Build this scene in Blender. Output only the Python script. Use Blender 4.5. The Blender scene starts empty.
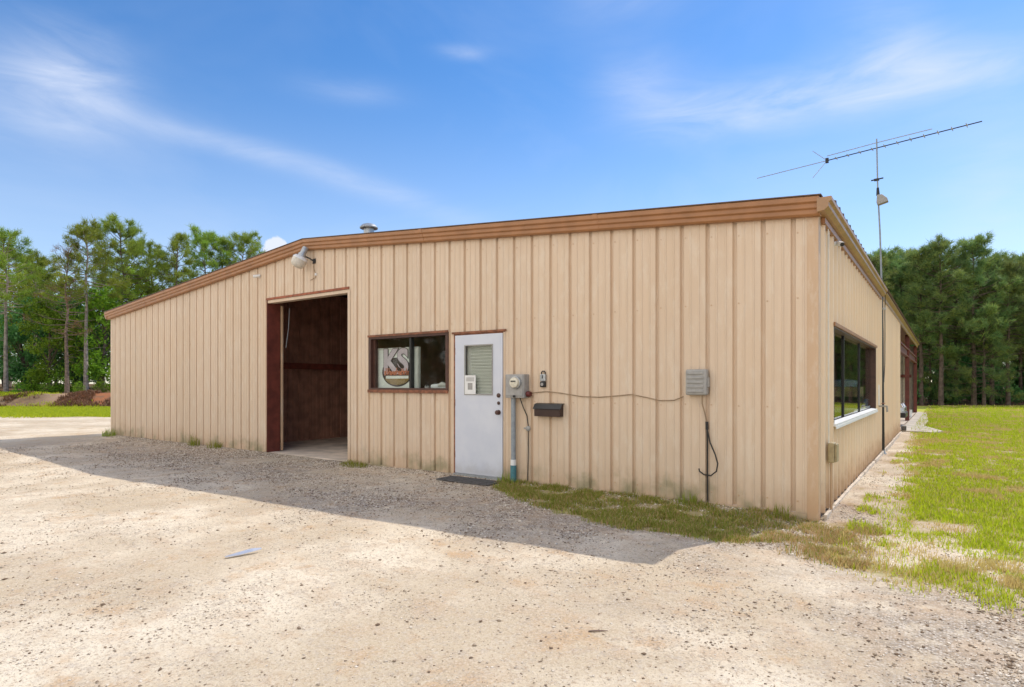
import bpy, math, random
import numpy as np
from mathutils import Vector, Matrix
random.seed(7)
RNG = np.random.default_rng(11)
SC = bpy.context.scene
COL = SC.collection

# ------------------------------------------------------------------ camera numbers (also used to decide what is in view)
CAM = (1.074, -7.019, 1.365)
F_PX, CX, HY = 605.15, 512.0, 384.0
CC, SS = .8139, .5810

def from_view(X, Z):                       # metres right / ahead of the photographer -> world x, y
    return CAM[0] + CC * X - SS * Z, CAM[1] + SS * X + CC * Z

def to_view(x, y):
    x = x - CAM[0]; y = y - CAM[1]
    return CC * x + SS * y, -SS * x + CC * y

# ------------------------------------------------------------------ numpy value noise
def _hash(ix, iy, seed):
    h = (ix.astype(np.int64) * 374761393 + iy.astype(np.int64) * 668265263 + seed * 974634777) & 0xffffffff
    h = ((h ^ (h >> 13)) * 1274126177) & 0xffffffff
    return ((h ^ (h >> 16)) & 0xffff) / 65535.0

def vnoise(x, y, s=1.0, seed=0, octv=3):
    x = np.asarray(x, float) / s; y = np.asarray(y, float) / s
    out = 0; amp = .5; tot = 0
    for o in range(octv):
        ix = np.floor(x); iy = np.floor(y); fx = x - ix; fy = y - iy
        fx = fx * fx * (3 - 2 * fx); fy = fy * fy * (3 - 2 * fy)
        a = _hash(ix, iy, seed + o); b = _hash(ix + 1, iy, seed + o)
        c = _hash(ix, iy + 1, seed + o); d = _hash(ix + 1, iy + 1, seed + o)
        out = out + amp * ((a * (1 - fx) + b * fx) * (1 - fy) + (c * (1 - fx) + d * fx) * fy)
        tot += amp; amp *= .5; x = x * 2.03 + 17.1; y = y * 2.03 + 5.3
    return out / tot

def sstep(a, b, x):
    t = np.clip((np.asarray(x, float) - a) / (b - a), 0, 1)
    return t * t * (3 - 2 * t)

# ------------------------------------------------------------------ mesh builder
class MB:
    def __init__(s):
        s.v = []; s.f = []; s.sm = []
    def add(s, vs, fs, smooth=False):
        o = len(s.v); s.v += [tuple(v) for v in vs]
        for f in fs:
            s.f.append([i + o for i in f]); s.sm.append(smooth)
    def box(s, x0, x1, y0, y1, z0, z1):
        vs = [(x, y, z) for z in (z0, z1) for y in (y0, y1) for x in (x0, x1)]
        s.add(vs, [(0, 2, 3, 1), (4, 5, 7, 6), (0, 1, 5, 4), (2, 6, 7, 3), (0, 4, 6, 2), (1, 3, 7, 5)])
        return s
    def obox(s, c, ax, ay, az):               # centre and three half axes
        c, ax, ay, az = map(Vector, (c, ax, ay, az))
        vs = [c + ax * i + ay * j + az * k for k in (-1, 1) for j in (-1, 1) for i in (-1, 1)]
        s.add(vs, [(0, 2, 3, 1), (4, 5, 7, 6), (0, 1, 5, 4), (2, 6, 7, 3), (0, 4, 6, 2), (1, 3, 7, 5)])
        return s
    def tube(s, pts, r, n=8, caps=True):
        pts = [Vector(p) for p in pts]
        rs = r if isinstance(r, (list, tuple)) else [r] * len(pts)
        rings = []; prev = None
        for i, p in enumerate(pts):
            d = (pts[min(i + 1, len(pts) - 1)] - pts[max(i - 1, 0)])
            if d.length < 1e-9: d = Vector((0, 0, 1))
            d.normalize()
            if prev is None:
                u = d.orthogonal().normalized()
            else:
                u = prev - d * prev.dot(d)
                u = u.normalized() if u.length > 1e-6 else d.orthogonal().normalized()
            prev = u; w = d.cross(u)
            rings.append([p + (u * math.cos(2 * math.pi * k / n) + w * math.sin(2 * math.pi * k / n)) * rs[i] for k in range(n)])
        vs = [q for ring in rings for q in ring]; fs = []
        for i in range(len(pts) - 1):
            for k in range(n):
                a = i * n + k; b = i * n + (k + 1) % n
                fs.append((a, b, b + n, a + n))
        s.add(vs, fs, True)
        if caps:
            s.add(rings[0], [tuple(range(n - 1, -1, -1))]); s.add(rings[-1], [tuple(range(n))])
        return s
    def lathe(s, c, axis, prof, n=20):        # prof = [(radius, along axis)]
        c = Vector(c); d = Vector(axis).normalized(); u = d.orthogonal().normalized(); w = d.cross(u)
        vs = []
        for r, h in prof:
            for k in range(n):
                a = 2 * math.pi * k / n
                vs.append(c + d * h + (u * math.cos(a) + w * math.sin(a)) * max(r, 1e-4))
        fs = []
        for i in range(len(prof) - 1):
            for k in range(n):
                a = i * n + k; b = i * n + (k + 1) % n
                fs.append((a, b, b + n, a + n))
        s.add(vs, fs, True)
        return s
    def sweep(s, prof, origin_fn, ts, closed=True):   # prof list of 2D, origin_fn(t, p)->3D
        n = len(prof); vs = [origin_fn(t, p) for t in ts for p in prof]; fs = []
        for i in range(len(ts) - 1):
            for k in range(n if closed else n - 1):
                a = i * n + k; b = i * n + (k + 1) % n
                fs.append((a, b, b + n, a + n))
        if closed:
            fs.append(tuple(range(n - 1, -1, -1))); fs.append(tuple(range((len(ts) - 1) * n, len(ts) * n)))
        s.add(vs, fs); return s
    def prism(s, poly, fn0, fn1):
        n = len(poly); vs = [fn0(p) for p in poly] + [fn1(p) for p in poly]
        s.add(vs, [tuple(range(n - 1, -1, -1)), tuple(range(n, 2 * n))] + [(k, (k + 1) % n, (k + 1) % n + n, k + n) for k in range(n)])
        return s

ROOT = {}
SHIFT = 0; SHIFTY = 0
def obj(name, mb, mat, parent=None, bevel=0, off=None):
    if SHIFT or SHIFTY: mb.v = [(v[0] + SHIFT, v[1] + SHIFTY, v[2]) for v in mb.v]
    o3 = Vector((0, 0, 0))
    if parent is not None: o3 = ROOT[parent.name]
    if off is not None: o3 = Vector(off)
    me = bpy.data.meshes.new(name)
    me.from_pydata([tuple(Vector(v) - o3) for v in mb.v], [], mb.f)
    me.update()
    if any(mb.sm):
        me.polygons.foreach_set('use_smooth', mb.sm)
        try: me.set_sharp_from_angle(angle=math.radians(40))
        except Exception: pass
    me.materials.append(mat)
    o = bpy.data.objects.new(name, me); COL.objects.link(o)
    if parent is not None: o.parent = parent
    elif off is not None: o.location = o3
    if bevel:
        b = o.modifiers.new('soft_edge', 'BEVEL'); b.width = bevel; b.segments = 2; b.limit_method = 'ANGLE'
    ROOT[o.name] = o3
    return o

def np_mesh(name, V, Fc, mat, smooth=False):
    me = bpy.data.meshes.new(name)
    V = np.asarray(V, np.float32); Fc = np.asarray(Fc, np.int32)
    k = Fc.shape[1]
    me.vertices.add(len(V)); me.vertices.foreach_set('co', V.ravel())
    me.loops.add(Fc.size); me.loops.foreach_set('vertex_index', Fc.ravel())
    me.polygons.add(len(Fc)); me.polygons.foreach_set('loop_start', np.arange(0, Fc.size, k, dtype=np.int32))
    if smooth: me.polygons.foreach_set('use_smooth', np.ones(len(Fc), bool))
    me.update(calc_edges=True); me.validate()
    me.materials.append(mat)
    return me

def tag(o, label, cat, group=None, kind=None):
    o['label'] = label; o['category'] = cat
    if group: o['group'] = group
    if kind: o['kind'] = kind
    return o

def thing(name, label, cat, loc=(0, 0, 0), group=None, rz=0):
    o = bpy.data.objects.new(name, None); COL.objects.link(o)
    o.location = loc; o.rotation_euler = (0, 0, rz); o.empty_display_size = .2
    ROOT[o.name] = Vector(loc) if rz == 0 else Vector((0, 0, 0))
    return tag(o, label, cat, group)

def structure(o, label, cat):
    o['kind'] = 'structure'; o['label'] = label; o['category'] = cat
    return o

# ------------------------------------------------------------------ materials
class NT:
    def __init__(s, name):
        s.m = bpy.data.materials.new(name); s.m.use_nodes = True
        s.t = s.m.node_tree; s.t.nodes.clear()
        s.out = s.t.nodes.new('ShaderNodeOutputMaterial')
    def n(s, typ, **kw):
        nd = s.t.nodes.new(typ)
        for k, v in kw.items(): setattr(nd, k, v)
        return nd
    def l(s, a, b): s.t.links.new(a, b)
    def val(s, sock, v):
        if hasattr(v, 'is_linked') or hasattr(v, 'links'): s.l(v, sock)
        else: sock.default_value = v
    def math(s, op, a, b=None, clamp=False):
        nd = s.n('ShaderNodeMath', operation=op, use_clamp=clamp); s.val(nd.inputs[0], a)
        if b is not None: s.val(nd.inputs[1], b)
        return nd.outputs[0]
    def mix(s, f, a, b, blend='MIX'):
        nd = s.n('ShaderNodeMix', data_type='RGBA', blend_type=blend)
        s.val(nd.inputs[0], f)
        s.val(nd.inputs[6], a if not isinstance(a, tuple) else (*a, 1)); s.val(nd.inputs[7], b if not isinstance(b, tuple) else (*b, 1))
        return nd.outputs[2]
    def noise(s, scale, detail=4, rough=.55, vec=None, sc3=None):
        nd = s.n('ShaderNodeTexNoise'); nd.inputs['Scale'].default_value = scale
        nd.inputs['Detail'].default_value = detail; nd.inputs['Roughness'].default_value = rough
        v = vec if vec is not None else s.pos()
        if sc3:
            mp = s.n('ShaderNodeVectorMath', operation='MULTIPLY'); s.l(v, mp.inputs[0]); mp.inputs[1].default_value = sc3; v = mp.outputs[0]
        s.l(v, nd.inputs['Vector']); return nd.outputs[0]
    def pos(s):
        if not hasattr(s, '_p'): s._p = s.n('ShaderNodeNewGeometry')
        return s._p.outputs['Position']
    def island(s):
        s.pos(); return s._p.outputs['Random Per Island']
    def xyz(s):
        if not hasattr(s, '_x'):
            s._x = s.n('ShaderNodeSeparateXYZ'); s.l(s.pos(), s._x.inputs[0])
        return s._x.outputs
    def ramp(s, f, a, b):
        nd = s.n('ShaderNodeMapRange', interpolation_type='SMOOTHSTEP'); s.l(f, nd.inputs[0])
        nd.inputs[1].default_value = a; nd.inputs[2].default_value = b
        return nd.outputs[0]
    def bump(s, h, strength=.3, dist=.01):
        nd = s.n('ShaderNodeBump'); s.l(h, nd.inputs['Height']); nd.inputs['Strength'].default_value = strength
        nd.inputs['Distance'].default_value = dist; return nd.outputs[0]
    def bsdf(s, col, rough=.7, metal=0, spec=.5, normal=None, link=True):
        b = s.n('ShaderNodeBsdfPrincipled')
        s.val(b.inputs['Base Color'], col if not isinstance(col, tuple) else (*col, 1))
        s.val(b.inputs['Roughness'], rough); b.inputs['Metallic'].default_value = metal
        b.inputs['Specular IOR Level'].default_value = spec
        if normal is not None: s.l(normal, b.inputs['Normal'])
        if link: s.l(b.outputs[0], s.out.inputs[0])
        return b

def simple(name, col, rough=.6, metal=0, var=.12, scale=9, spec=.5, bump=0):
    t = NT(name)
    f = t.noise(scale, 4)
    c = t.mix(t.ramp(f, .3, .7), tuple(v * (1 - var) for v in col), tuple(min(1, v * (1 + var)) for v in col))
    nb = t.bump(t.noise(scale * 6, 3), bump, .004) if bump else None
    t.bsdf(c, rough, metal, spec, nb)
    return t.m

def wall_paint(name, base, clay=.6, mildew=.5):
    t = NT(name); z = t.xyz()[2]
    streak = t.noise(3.2, 4, .6, sc3=(6, 6, .35)); broad = t.noise(.55, 3)
    c = t.mix(t.ramp(streak, .3, .72), tuple(v * .975 for v in base), tuple(v * 1.02 for v in base))
    c = t.mix(t.math('MULTIPLY', t.ramp(broad, .4, .7), .25), c, (base[0] * .96, base[1] * .86, base[2] * .72))
    pn = t.n('ShaderNodeTexWhiteNoise', noise_dimensions='2D'); sn = t.n('ShaderNodeVectorMath', operation='SNAP'); t.l(t.pos(), sn.inputs[0]); sn.inputs[1].default_value = (.9144, .9144, 50); t.l(sn.outputs[0], pn.inputs['Vector'])
    c = t.mix(t.math('MULTIPLY', pn.outputs['Value'], .22), c, tuple(v * .72 for v in base))
    pale = t.ramp(t.noise(5, 5, .7, sc3=(1.6, 1.6, .5)), .48, .66); c = t.mix(t.math('MULTIPLY', pale, .30), c, (.74, .66, .54))
    # chalky runs of rust below the screws
    run = t.math('MULTIPLY', t.ramp(t.noise(9, 3, .6, sc3=(3.5, 3.5, .12)), .62, .74), .18)
    c = t.mix(run, c, (.42, .25, .12))
    # red clay splashed up from the ground, and green mildew in patches
    edge = t.math('ADD', z, t.math('MULTIPLY', t.math('SUBTRACT', t.noise(4, 4, .65), .5), .55))
    sp = t.math('SUBTRACT', 1.0, t.ramp(edge, -.05, .42))
    c = t.mix(t.math('MULTIPLY', sp, clay), c, (.42, .24, .12))
    md = t.math('SUBTRACT', 1.0, t.ramp(edge, .0, .30))
    md = t.math('MULTIPLY', md, t.ramp(t.noise(1.7, 3), .42, .62))
    c = t.mix(t.math('MULTIPLY', md, mildew), c, (.14, .17, .08))
    wav = t.noise(1.4, 2, .5, sc3=(1, 1, 2.2))
    t.bsdf(c, .5, 0, .4, t.bump(wav, .25, .02))
    return t.m

M = {}
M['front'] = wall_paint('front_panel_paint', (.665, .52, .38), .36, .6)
M['side'] = wall_paint('side_panel_sunlit_paint', (.82, .66, .475), .7, .05)  # front wall tan, lightened to put the side's grazing sun into the colour
M['liner'] = simple('panel_back', (.50, .45, .36), .6)
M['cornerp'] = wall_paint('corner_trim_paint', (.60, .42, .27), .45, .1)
M['brown'] = simple('brown_trim_paint', (.34, .160, .066), .42, 0, .10, 5)
M['gutter'] = simple('tan_gutter_paint', (.37, .22, .115), .42, 0, .12, 6)
M['rust'] = simple('rusty_red_oxide', (.22, .085, .042), .7, 0, .35, 14)
M['red'] = simple('red_oxide_primer', (.15, .036, .024), .55, 0, .25, 6)
M['darkred'] = simple('dark_red_liner', (.30, .15, .105), .6, 0, .25, 4)
M['wframe'] = simple('dark_brown_frame', (.075, .032, .022), .45, 0, .2, 12)
M['black'] = simple('black_plastic', (.012, .012, .013), .4, 0, .2)
M['steel'] = simple('galvanised_steel', (.42, .44, .45), .45, .7, .15, 20)
M['grey'] = simple('grey_painted_metal', (.34, .33, .31), .5, 0, .12, 16)
M['conduit'] = simple('weathered_grey_conduit', (.27, .30, .32), .55, 0, .12, 16)
M['teal'] = simple('faded_teal_plastic', (.06, .19, .22), .5, 0, .2, 16)
M['white'] = simple('white_paint', (.74, .74, .72), .5, 0, .05)
M['offwhite'] = simple('offwhite_plastic', (.62, .60, .54), .5, 0, .08)
M['roof'] = simple('brown_roof_metal', (.12, .075, .05), .5, 0, .15, 3)
M['concrete'] = simple('concrete', (.56, .50, .42), .85, 0, .18, 3, .3, .2)
M['rubber'] = simple('dark_rubber', (.085, .08, .078), .85, 0, .35, 18)
M['cable'] = simple('black_cable', (.018, .016, .015), .6)
M['tancable'] = simple('tan_painted_cable', (.30, .21, .13), .6)
M['lightgrey'] = simple('light_grey_box', (.33, .32, .30), .5, 0, .08, 20)
M['dial'] = simple('meter_dial', (.66, .62, .50), .3, 0, .1, 40)
M['ivory'] = simple('ivory_sign_board', (.80, .81, .74), .5, 0, .04)
M['signdark'] = simple('sign_dark_brown', (.045, .022, .016), .5)
M['lilac'] = simple('sign_pale_lilac', (.56, .47, .50), .5, 0, .06, 30)
M['orange'] = simple('sign_orange', (.56, .19, .10), .5)
M['olive'] = simple('sign_olive', (.24, .15, .035), .5)
M['wood'] = simple('brown_wood', (.62, .42, .26), .7, 0, .25, 12)
M['blueplastic'] = simple('blue_plastic', (.05, .26, .45), .4)
M['palebl'] = simple('pale_blue_plastic', (.55, .68, .82), .35, 0, .05)
M['tanbox'] = simple('tan_plastic_box', (.36, .29, .16), .55, 0, .15, 20)
M['redlens'] = simple('dark_red_plastic', (.10, .012, .01), .4)
M['carpaint'] = simple('white_car_paint', (.72, .72, .70), .25, 0, .02)
M['chrome'] = simple('chrome', (.6, .6, .62), .18, 1, .05)
M['bark'] = simple('pine_bark', (.11, .082, .066), .9, 0, .4, 6, .2, .6)
M['barkpale'] = simple('pale_pine_bark', (.30, .25, .22), .9, 0, .35, 6, .2, .6)
M['deadwood'] = simple('bare_dead_wood', (.20, .145, .115), .9, 0, .3, 8, .2)
M['stripw'] = simple('pale_weathered_board', (.60, .52, .42), .8, 0, .25, 7)

t = NT('door_paint')
n1 = t.noise(2.4, 4); z = t.xyz()[2]
c = t.mix(t.ramp(n1, .35, .7), (.58, .61, .68), (.64, .665, .72))
scuff = t.math('MULTIPLY', t.math('SUBTRACT', 1.0, t.ramp(t.math('ADD', z, t.math('MULTIPLY', t.noise(7, 4), .3)), .12, .42)), .45)
c = t.mix(scuff, c, (.36, .33, .30)); t.bsdf(c, .4); M['door'] = t.m

t = NT('blind_slats')
w = t.n('ShaderNodeTexWave', wave_type='BANDS', bands_direction='Z'); w.inputs['Scale'].default_value = 6.5; t.l(t.pos(), w.inputs['Vector'])
t.bsdf(t.mix(w.outputs[0], (.62, .61, .54), (.86, .85, .78)), .5); M['blind'] = t.m

def glass(name, tint, gl=.02):
    t = NT(name)
    tr = t.n('ShaderNodeBsdfTransparent'); tr.inputs[0].default_value = (*tint, 1)
    g = t.n('ShaderNodeBsdfGlossy'); g.inputs['Roughness'].default_value = gl
    fr = t.n('ShaderNodeFresnel'); t.pos(); t.l(t.math('SUBTRACT', 1.32, t.math('MULTIPLY', t._p.outputs['Backfacing'], .5624)), fr.inputs[0])
    mx = t.n('ShaderNodeMixShader'); t.l(fr.outputs[0], mx.inputs[0]); t.l(tr.outputs[0], mx.inputs[1]); t.l(g.outputs[0], mx.inputs[2])
    t.l(mx.outputs[0], t.out.inputs[0]); return t.m
M['glass'] = glass('window_glass', (.93, .95, .94))
M['carglass'] = glass('car_glass', (.22, .26, .40))
M['lens'] = simple('frosted_lamp_lens', (.62, .58, .50), .35, 0, .1, 25)

def leaf_mat(name, cols, trans=.35, clump=1.0, rough=.55):
    t = NT(name)
    oi = t.n('ShaderNodeObjectInfo')
    a = t.mix(t.island(), cols[0], cols[1])
    cl = t.ramp(t.noise(clump, 2), .38, .66)
    b = t.mix(t.math('MULTIPLY', cl, .75), a, cols[2])
    hsv = t.n('ShaderNodeHueSaturation'); t.l(b, hsv.inputs['Color'])
    t.l(t.math('ADD', t.math('MULTIPLY', oi.outputs['Random'], .04), .48), hsv.inputs['Hue'])
    t.l(t.math('ADD', t.math('MULTIPLY', oi.outputs['Random'], .4), .82), hsv.inputs['Value'])
    bs = t.bsdf(hsv.outputs[0], rough, 0, .3, link=False)
    tl = t.n('ShaderNodeBsdfTranslucent'); t.l(hsv.outputs[0], tl.inputs[0])
    mx = t.n('ShaderNodeMixShader'); mx.inputs[0].default_value = trans
    t.l(bs.outputs[0], mx.inputs[1]); t.l(tl.outputs[0], mx.inputs[2]); t.l(mx.outputs[0], t.out.inputs[0])
    return t.m
M['pine'] = leaf_mat('pine_needles', ((0.18, 0.26, 0.035), (0.36, 0.43, 0.065), (0.23, 0.34, 0.05)), .5)
M['pinedark'] = leaf_mat('dark_pine_needles', ((0.12, 0.2, 0.07), (0.32, 0.36, 0.085), (0.15, 0.25, 0.095)), .52)
M['leaf'] = leaf_mat('broad_leaves', ((0.15, 0.3, 0.02), (0.25, 0.4, 0.035), (0.19, 0.36, 0.025)), .42, .8)
M['leafyel'] = leaf_mat('yellow_green_leaves', ((0.27, 0.38, 0.03), (0.35, 0.45, 0.04), (0.23, 0.36, 0.03)), .42, .8)
M['leafdark'] = leaf_mat('dark_leaves', ((0.07, 0.19, 0.055), (0.12, 0.27, 0.065), (0.09, 0.22, 0.07)), .4, .8)  # darker, less yellow green than the other broad leaves
M['deadneedle'] = leaf_mat('dead_needles', ((.26, .15, .07), (.32, .19, .09), (.21, .13, .07)), .25)
M['grass'] = leaf_mat('grass_blades', ((0.36, 0.44, 0.022), (0.5, 0.55, 0.03), (0.43, 0.48, 0.03)), .62, 1.3, .6)
M['grassdry'] = leaf_mat('dry_grass_blades', ((0.48, 0.32, 0.13), (0.58, 0.44, 0.2), (0.5, 0.39, 0.15)), .3, 2, .7)
M['weed'] = leaf_mat('weed_blades', ((0.21, 0.27, 0.035), (0.31, 0.35, 0.05), (0.26, 0.3, 0.04)), .35, 2, .6)

# ------------------------------------------------------------------ ground
def in_poly(x, y, poly):
    x = np.asarray(x); y = np.asarray(y); c = np.zeros(x.shape, bool); n = len(poly)
    for i in range(n):
        x0, y0 = poly[i]; x1, y1 = poly[(i + 1) % n]
        cond = ((y0 > y) != (y1 > y)) & (x < (x1 - x0) * (y - y0) / (y1 - y0 + 1e-12) + x0)
        c ^= cond
    return c

def zones(x, y):
    """grass, gravel, clay, litter (0..1 each)"""
    x = np.asarray(x, float); y = np.asarray(y, float)
    X, Z = to_view(x, y)
    n1 = vnoise(x, y, 1.1, 3) - .5; n2 = vnoise(x, y, .35, 9) - .5; n3 = vnoise(x, y, 3.0, 21) - .5
    w = n1 * .9 + n2 * .5
    # lawn on the right of the building
    edge = np.where(y < 2, .05 + .55 * sstep(-1.1, -.3, y), np.where(y < 12, .60 - .22 * sstep(3, 9, y), .38 - .3 * sstep(12, 17, y)))
    front_edge = -1.86 - .22 * np.clip(x - .6, 0, 3) + .5 * np.clip(.55 - x, 0, 1)
    d = np.minimum((x - edge) * 1.0, (y - front_edge) * .8) + w * .55
    lawn = sstep(-.22, .38, d)
    bare = sstep(.07, .25, n3 * .8 + n1 * .35 + n2 * .4 - .05 * sstep(12, 22, y)) * .8
    lawn = lawn * (1 - bare * sstep(30, 9, y))
    # behind the building everything is lawn
    lawn = np.maximum(lawn, sstep(29, 31, y) * sstep(-18, -16, x) * .95)
    # strip along the front wall
    fe = np.interp(x, [-4.2, -3.9, -2.4, -1.3, -.4, .1, .5], [-.05, -.5, -1.28, -1.55, -1.45, -1.0, -.6])
    strip = sstep(-.10, .12, (y - fe) + w * .35) * sstep(-4.15, -3.85, x) * sstep(.55, .1, x) * (y < .0)
    strip = strip * (1 - .5 * sstep(-.7, .1, x + .4 * (y + 1)))
    strip = strip * (1 - .40 * sstep(.10, .30, n1 + n2 * .3))
    # grass beyond the sandy drive on the left
    face_l = sstep(35.2, 36.0, Z) * sstep(37.6, 37.0, Z) * sstep(-10, -14, X)
    gl = sstep(25.0, 26.2, Z + n3 * 2.5) * sstep(-11, -13, x) * sstep(36.2, 35.4, Z)
    bankm = sstep(-10, -14, X)
    bank_top = sstep(36.8, 37.4, Z) * bankm
    clay = sstep(35.0, 35.8, Z) * sstep(40.6, 39.8, Z) * bankm * (.15 + .85 * sstep(-29, -27, X + n3 * 2))
    topgrass = sstep(36.5, 37, Z) * sstep(39.6, 38.6, Z) * bankm * sstep(-28, -30, X + n3 * 2)
    lawn = np.maximum(lawn, .55 * sstep(.0, .2, n1 + n2) * sstep(.05, .2, x) * (y > -.9) * sstep(1.5, .3, x))
    clay = clay + .30 * sstep(-.15, .25, n1 + n2) * sstep(0, .15, x) * sstep(1.1, .5, x) * (y > -1.2) * (y < 14)
    grass = np.clip(np.maximum.reduce([lawn, strip, gl, topgrass]), 0, 1)
    gravel = sstep(-3.4, -1.5, y + w * 2.0) * sstep(-17.5, -16, x) * sstep(.8, .3, x) * (y < 1) * (.35 + .65 * sstep(-.25, .15, n1))
    gravel = np.maximum(gravel, sstep(-.12, .15, n3 + n1 * .5) * sstep(-2.2, -.4, x - .3 * (y + 3)) * sstep(-1.5, -2.1, y) * .9)
    litter = np.where(X < -8, np.maximum(sstep(38, 40, Z) * bankm, face_l * (1 - clay)), sstep(38, 40.5, Z + n1 * 3))
    return grass, np.clip(gravel, 0, 1), clay, litter

def ruts(x, y):
    # two faint wheel tracks that leave the bay door and swing right across the yard
    yy = np.clip(-.3 - y, 0, 40)
    c_ = -8.7 + .020 * yy ** 2 + .28 * yy
    o_ = np.abs(np.abs(x - c_) - .78)
    return sstep(.22, .05, o_) * (y < -.3) * (.4 + .6 * vnoise(x, y, 1.2, 91))

def gz(x, y):
    x = np.asarray(x, float); y = np.asarray(y, float)
    X, Z = to_view(x, y)
    h = -.045 + (vnoise(x, y, 1.6, 31) - .5) * .035 + (vnoise(x, y, .45, 41) - .5) * .018
    h = h - .035 * np.exp(-((x - .1) ** 2 + (y + .2) ** 2) / .5)
    h = h - .05 * sstep(1.2, 0, np.abs(x - .2)) * sstep(2, 10, y) * sstep(14, 12, y)
    h = h + .042 * np.exp(-np.abs(y) / .22) * (y < .1) * sstep(-18, -17, x) * sstep(-.05, -.5, x)
    h = h - .022 * ruts(x, y)
    bankm = sstep(-10, -14, X)
    n = vnoise(x, y, 2.2, 51) - .5
    h = h + bankm * sstep(35.3, 37.3, Z + n * .8) * (.72 + n * .5) + bankm * .02 * np.clip(Z - 37, 0, 30)
    # keep it under the floor slab
    ins = (x > -17.35) & (x < -.02) & (y > .05) & (y < 28.2)
    return np.where(ins, -.09, h)

def axis(segs):
    out = []
    for a, b, st in segs:
        k = max(1, int(round((b - a) / st))); out += list(np.linspace(a, b, k, endpoint=False))
    return np.array(out + [segs[-1][1]])
gx = axis([(-400, -120, 40), (-120, -60, 4), (-60, -20, .8), (-20, -8, .25), (-8, 5, .07), (5, 14, .22), (14, 60, 1.2), (60, 140, 8), (140, 400, 40)])
gy = axis([(-300, -60, 40), (-60, -14, 4), (-14, -7, .5), (-7, 3, .07), (3, 14, .22), (14, 60, .7), (60, 140, 8), (140, 400, 40)])
GX, GY = np.meshgrid(gx, gy)
GZ = gz(GX, GY)
V = np.stack([GX.ravel(), GY.ravel(), GZ.ravel()], 1)
nx, ny = len(gx), len(gy)
idx = np.arange(nx * ny).reshape(ny, nx)
Fq = np.stack([idx[:-1, :-1].ravel(), idx[:-1, 1:].ravel(), idx[1:, 1:].ravel(), idx[1:, :-1].ravel()], 1)

t = NT('sandy_ground')
at = t.n('ShaderNodeAttribute', attribute_name='zone')
sep = t.n('ShaderNodeSeparateColor'); t.l(at.outputs['Color'], sep.inputs[0])
zg, zv, zc, zl = sep.outputs[0], sep.outputs[1], sep.outputs[2], at.outputs['Alpha']
big = t.noise(.45, 4, .6); mid = t.noise(3.5, 5, .65); fine = t.noise(38, 4, .7); vf = t.noise(120, 3, .7)
sand = t.mix(t.ramp(big, .40, .60), (.55, .455, .325), (.75, .66, .515))
sand = t.mix(t.math('MULTIPLY', t.ramp(mid, .48, .70), .6), sand, (.52, .38, .25))
sand = t.mix(t.math('MULTIPLY', t.ramp(t.noise(2.1, 5, .7), .53, .70), .75), sand, (.52, .34, .185))
sand = t.mix(t.math('MULTIPLY', t.ramp(t.noise(13, 4, .7), .52, .68), .45), sand, (.44, .38, .32))
sand = t.mix(t.math('MULTIPLY', t.ramp(fine, .52, .64), .75), sand, (.40, .30, .21))
sand = t.mix(t.math('MULTIPLY', t.ramp(vf, .56, .66), .7), sand, (.27, .205, .15))
v2 = t.n('ShaderNodeTexVoronoi'); v2.inputs['Scale'].default_value = 95; t.l(t.pos(), v2.inputs['Vector'])
v2s = t.n('ShaderNodeSeparateColor'); t.l(v2.outputs['Color'], v2s.inputs[0])
clus = t.ramp(t.noise(1.7, 5, .72), .44, .66)
sand = t.mix(t.math('MULTIPLY', t.ramp(v2s.outputs[0], .62, .92), t.math('MULTIPLY', clus, .75)), sand, (.33, .265, .20))
sand = t.mix(t.math('MULTIPLY', t.ramp(v2s.outputs[1], .6, .95), .22), sand, (.80, .74, .64))
vor = t.n('ShaderNodeTexVoronoi'); vor.inputs['Scale'].default_value = 62; t.l(t.pos(), vor.inputs['Vector'])
gsep = t.n('ShaderNodeSeparateColor'); t.l(vor.outputs['Color'], gsep.inputs[0])
grav = t.mix(gsep.outputs[0], (.20, .17, .145), (.74, .67, .58))
grav = t.mix(t.ramp(vor.outputs['Distance'], .25, .75), grav, (.34, .27, .20))
grav = t.mix(t.math('MULTIPLY', t.ramp(mid, .45, .62), .5), grav, (.50, .37, .25))
zv2 = t.math('MULTIPLY', zv, t.ramp(t.noise(6, 4, .6), .30, .55))
c = t.mix(zv2, sand, grav)
soil = t.mix(t.ramp(fine, .35, .65), (.33, .26, .12), (.46, .37, .21))
soil = t.mix(t.math('MULTIPLY', t.ramp(mid, .4, .65), .6), soil, (.34, .35, .045))
zg2 = t.ramp(t.math('ADD', zg, t.math('MULTIPLY', t.math('SUBTRACT', t.noise(5, 4, .65), .5), .7)), .25, .75)
c = t.mix(t.math('MULTIPLY', zg2, .9), c, soil)
far = t.mix(t.ramp(t.noise(.7, 4), .4, .62), (.36, .42, .026), (.46, .46, .06))
farm = t.math('MULTIPLY', zg2, t.ramp(t.xyz()[1], 16, 30))
farl = t.math('MULTIPLY', zg2, t.math('SUBTRACT', 1.0, t.ramp(t.xyz()[0], -30, -20)))
c = t.mix(t.math('MULTIPLY', t.math('MAXIMUM', farm, farl), .8), c, far)
clay = t.mix(t.ramp(mid, .4, .65), (.33, .13, .06), (.22, .12, .07)); c = t.mix(zc, c, clay)
lit = t.mix(t.ramp(mid, .4, .65), (.12, .075, .04), (.20, .12, .06)); c = t.mix(zl, c, lit)
hgt = t.math('ADD', t.math('MULTIPLY', fine, .7), t.math('ADD', t.math('MULTIPLY', vf, .35), t.math('MULTIPLY', t.math('MULTIPLY', vor.outputs['Distance'], zv2), -.8)))
t.bsdf(c, .95, 0, .15, t.bump(hgt, .75, .014)); M['ground'] = t.m
me = np_mesh('ground', V, Fq, M['ground'], True)
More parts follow.
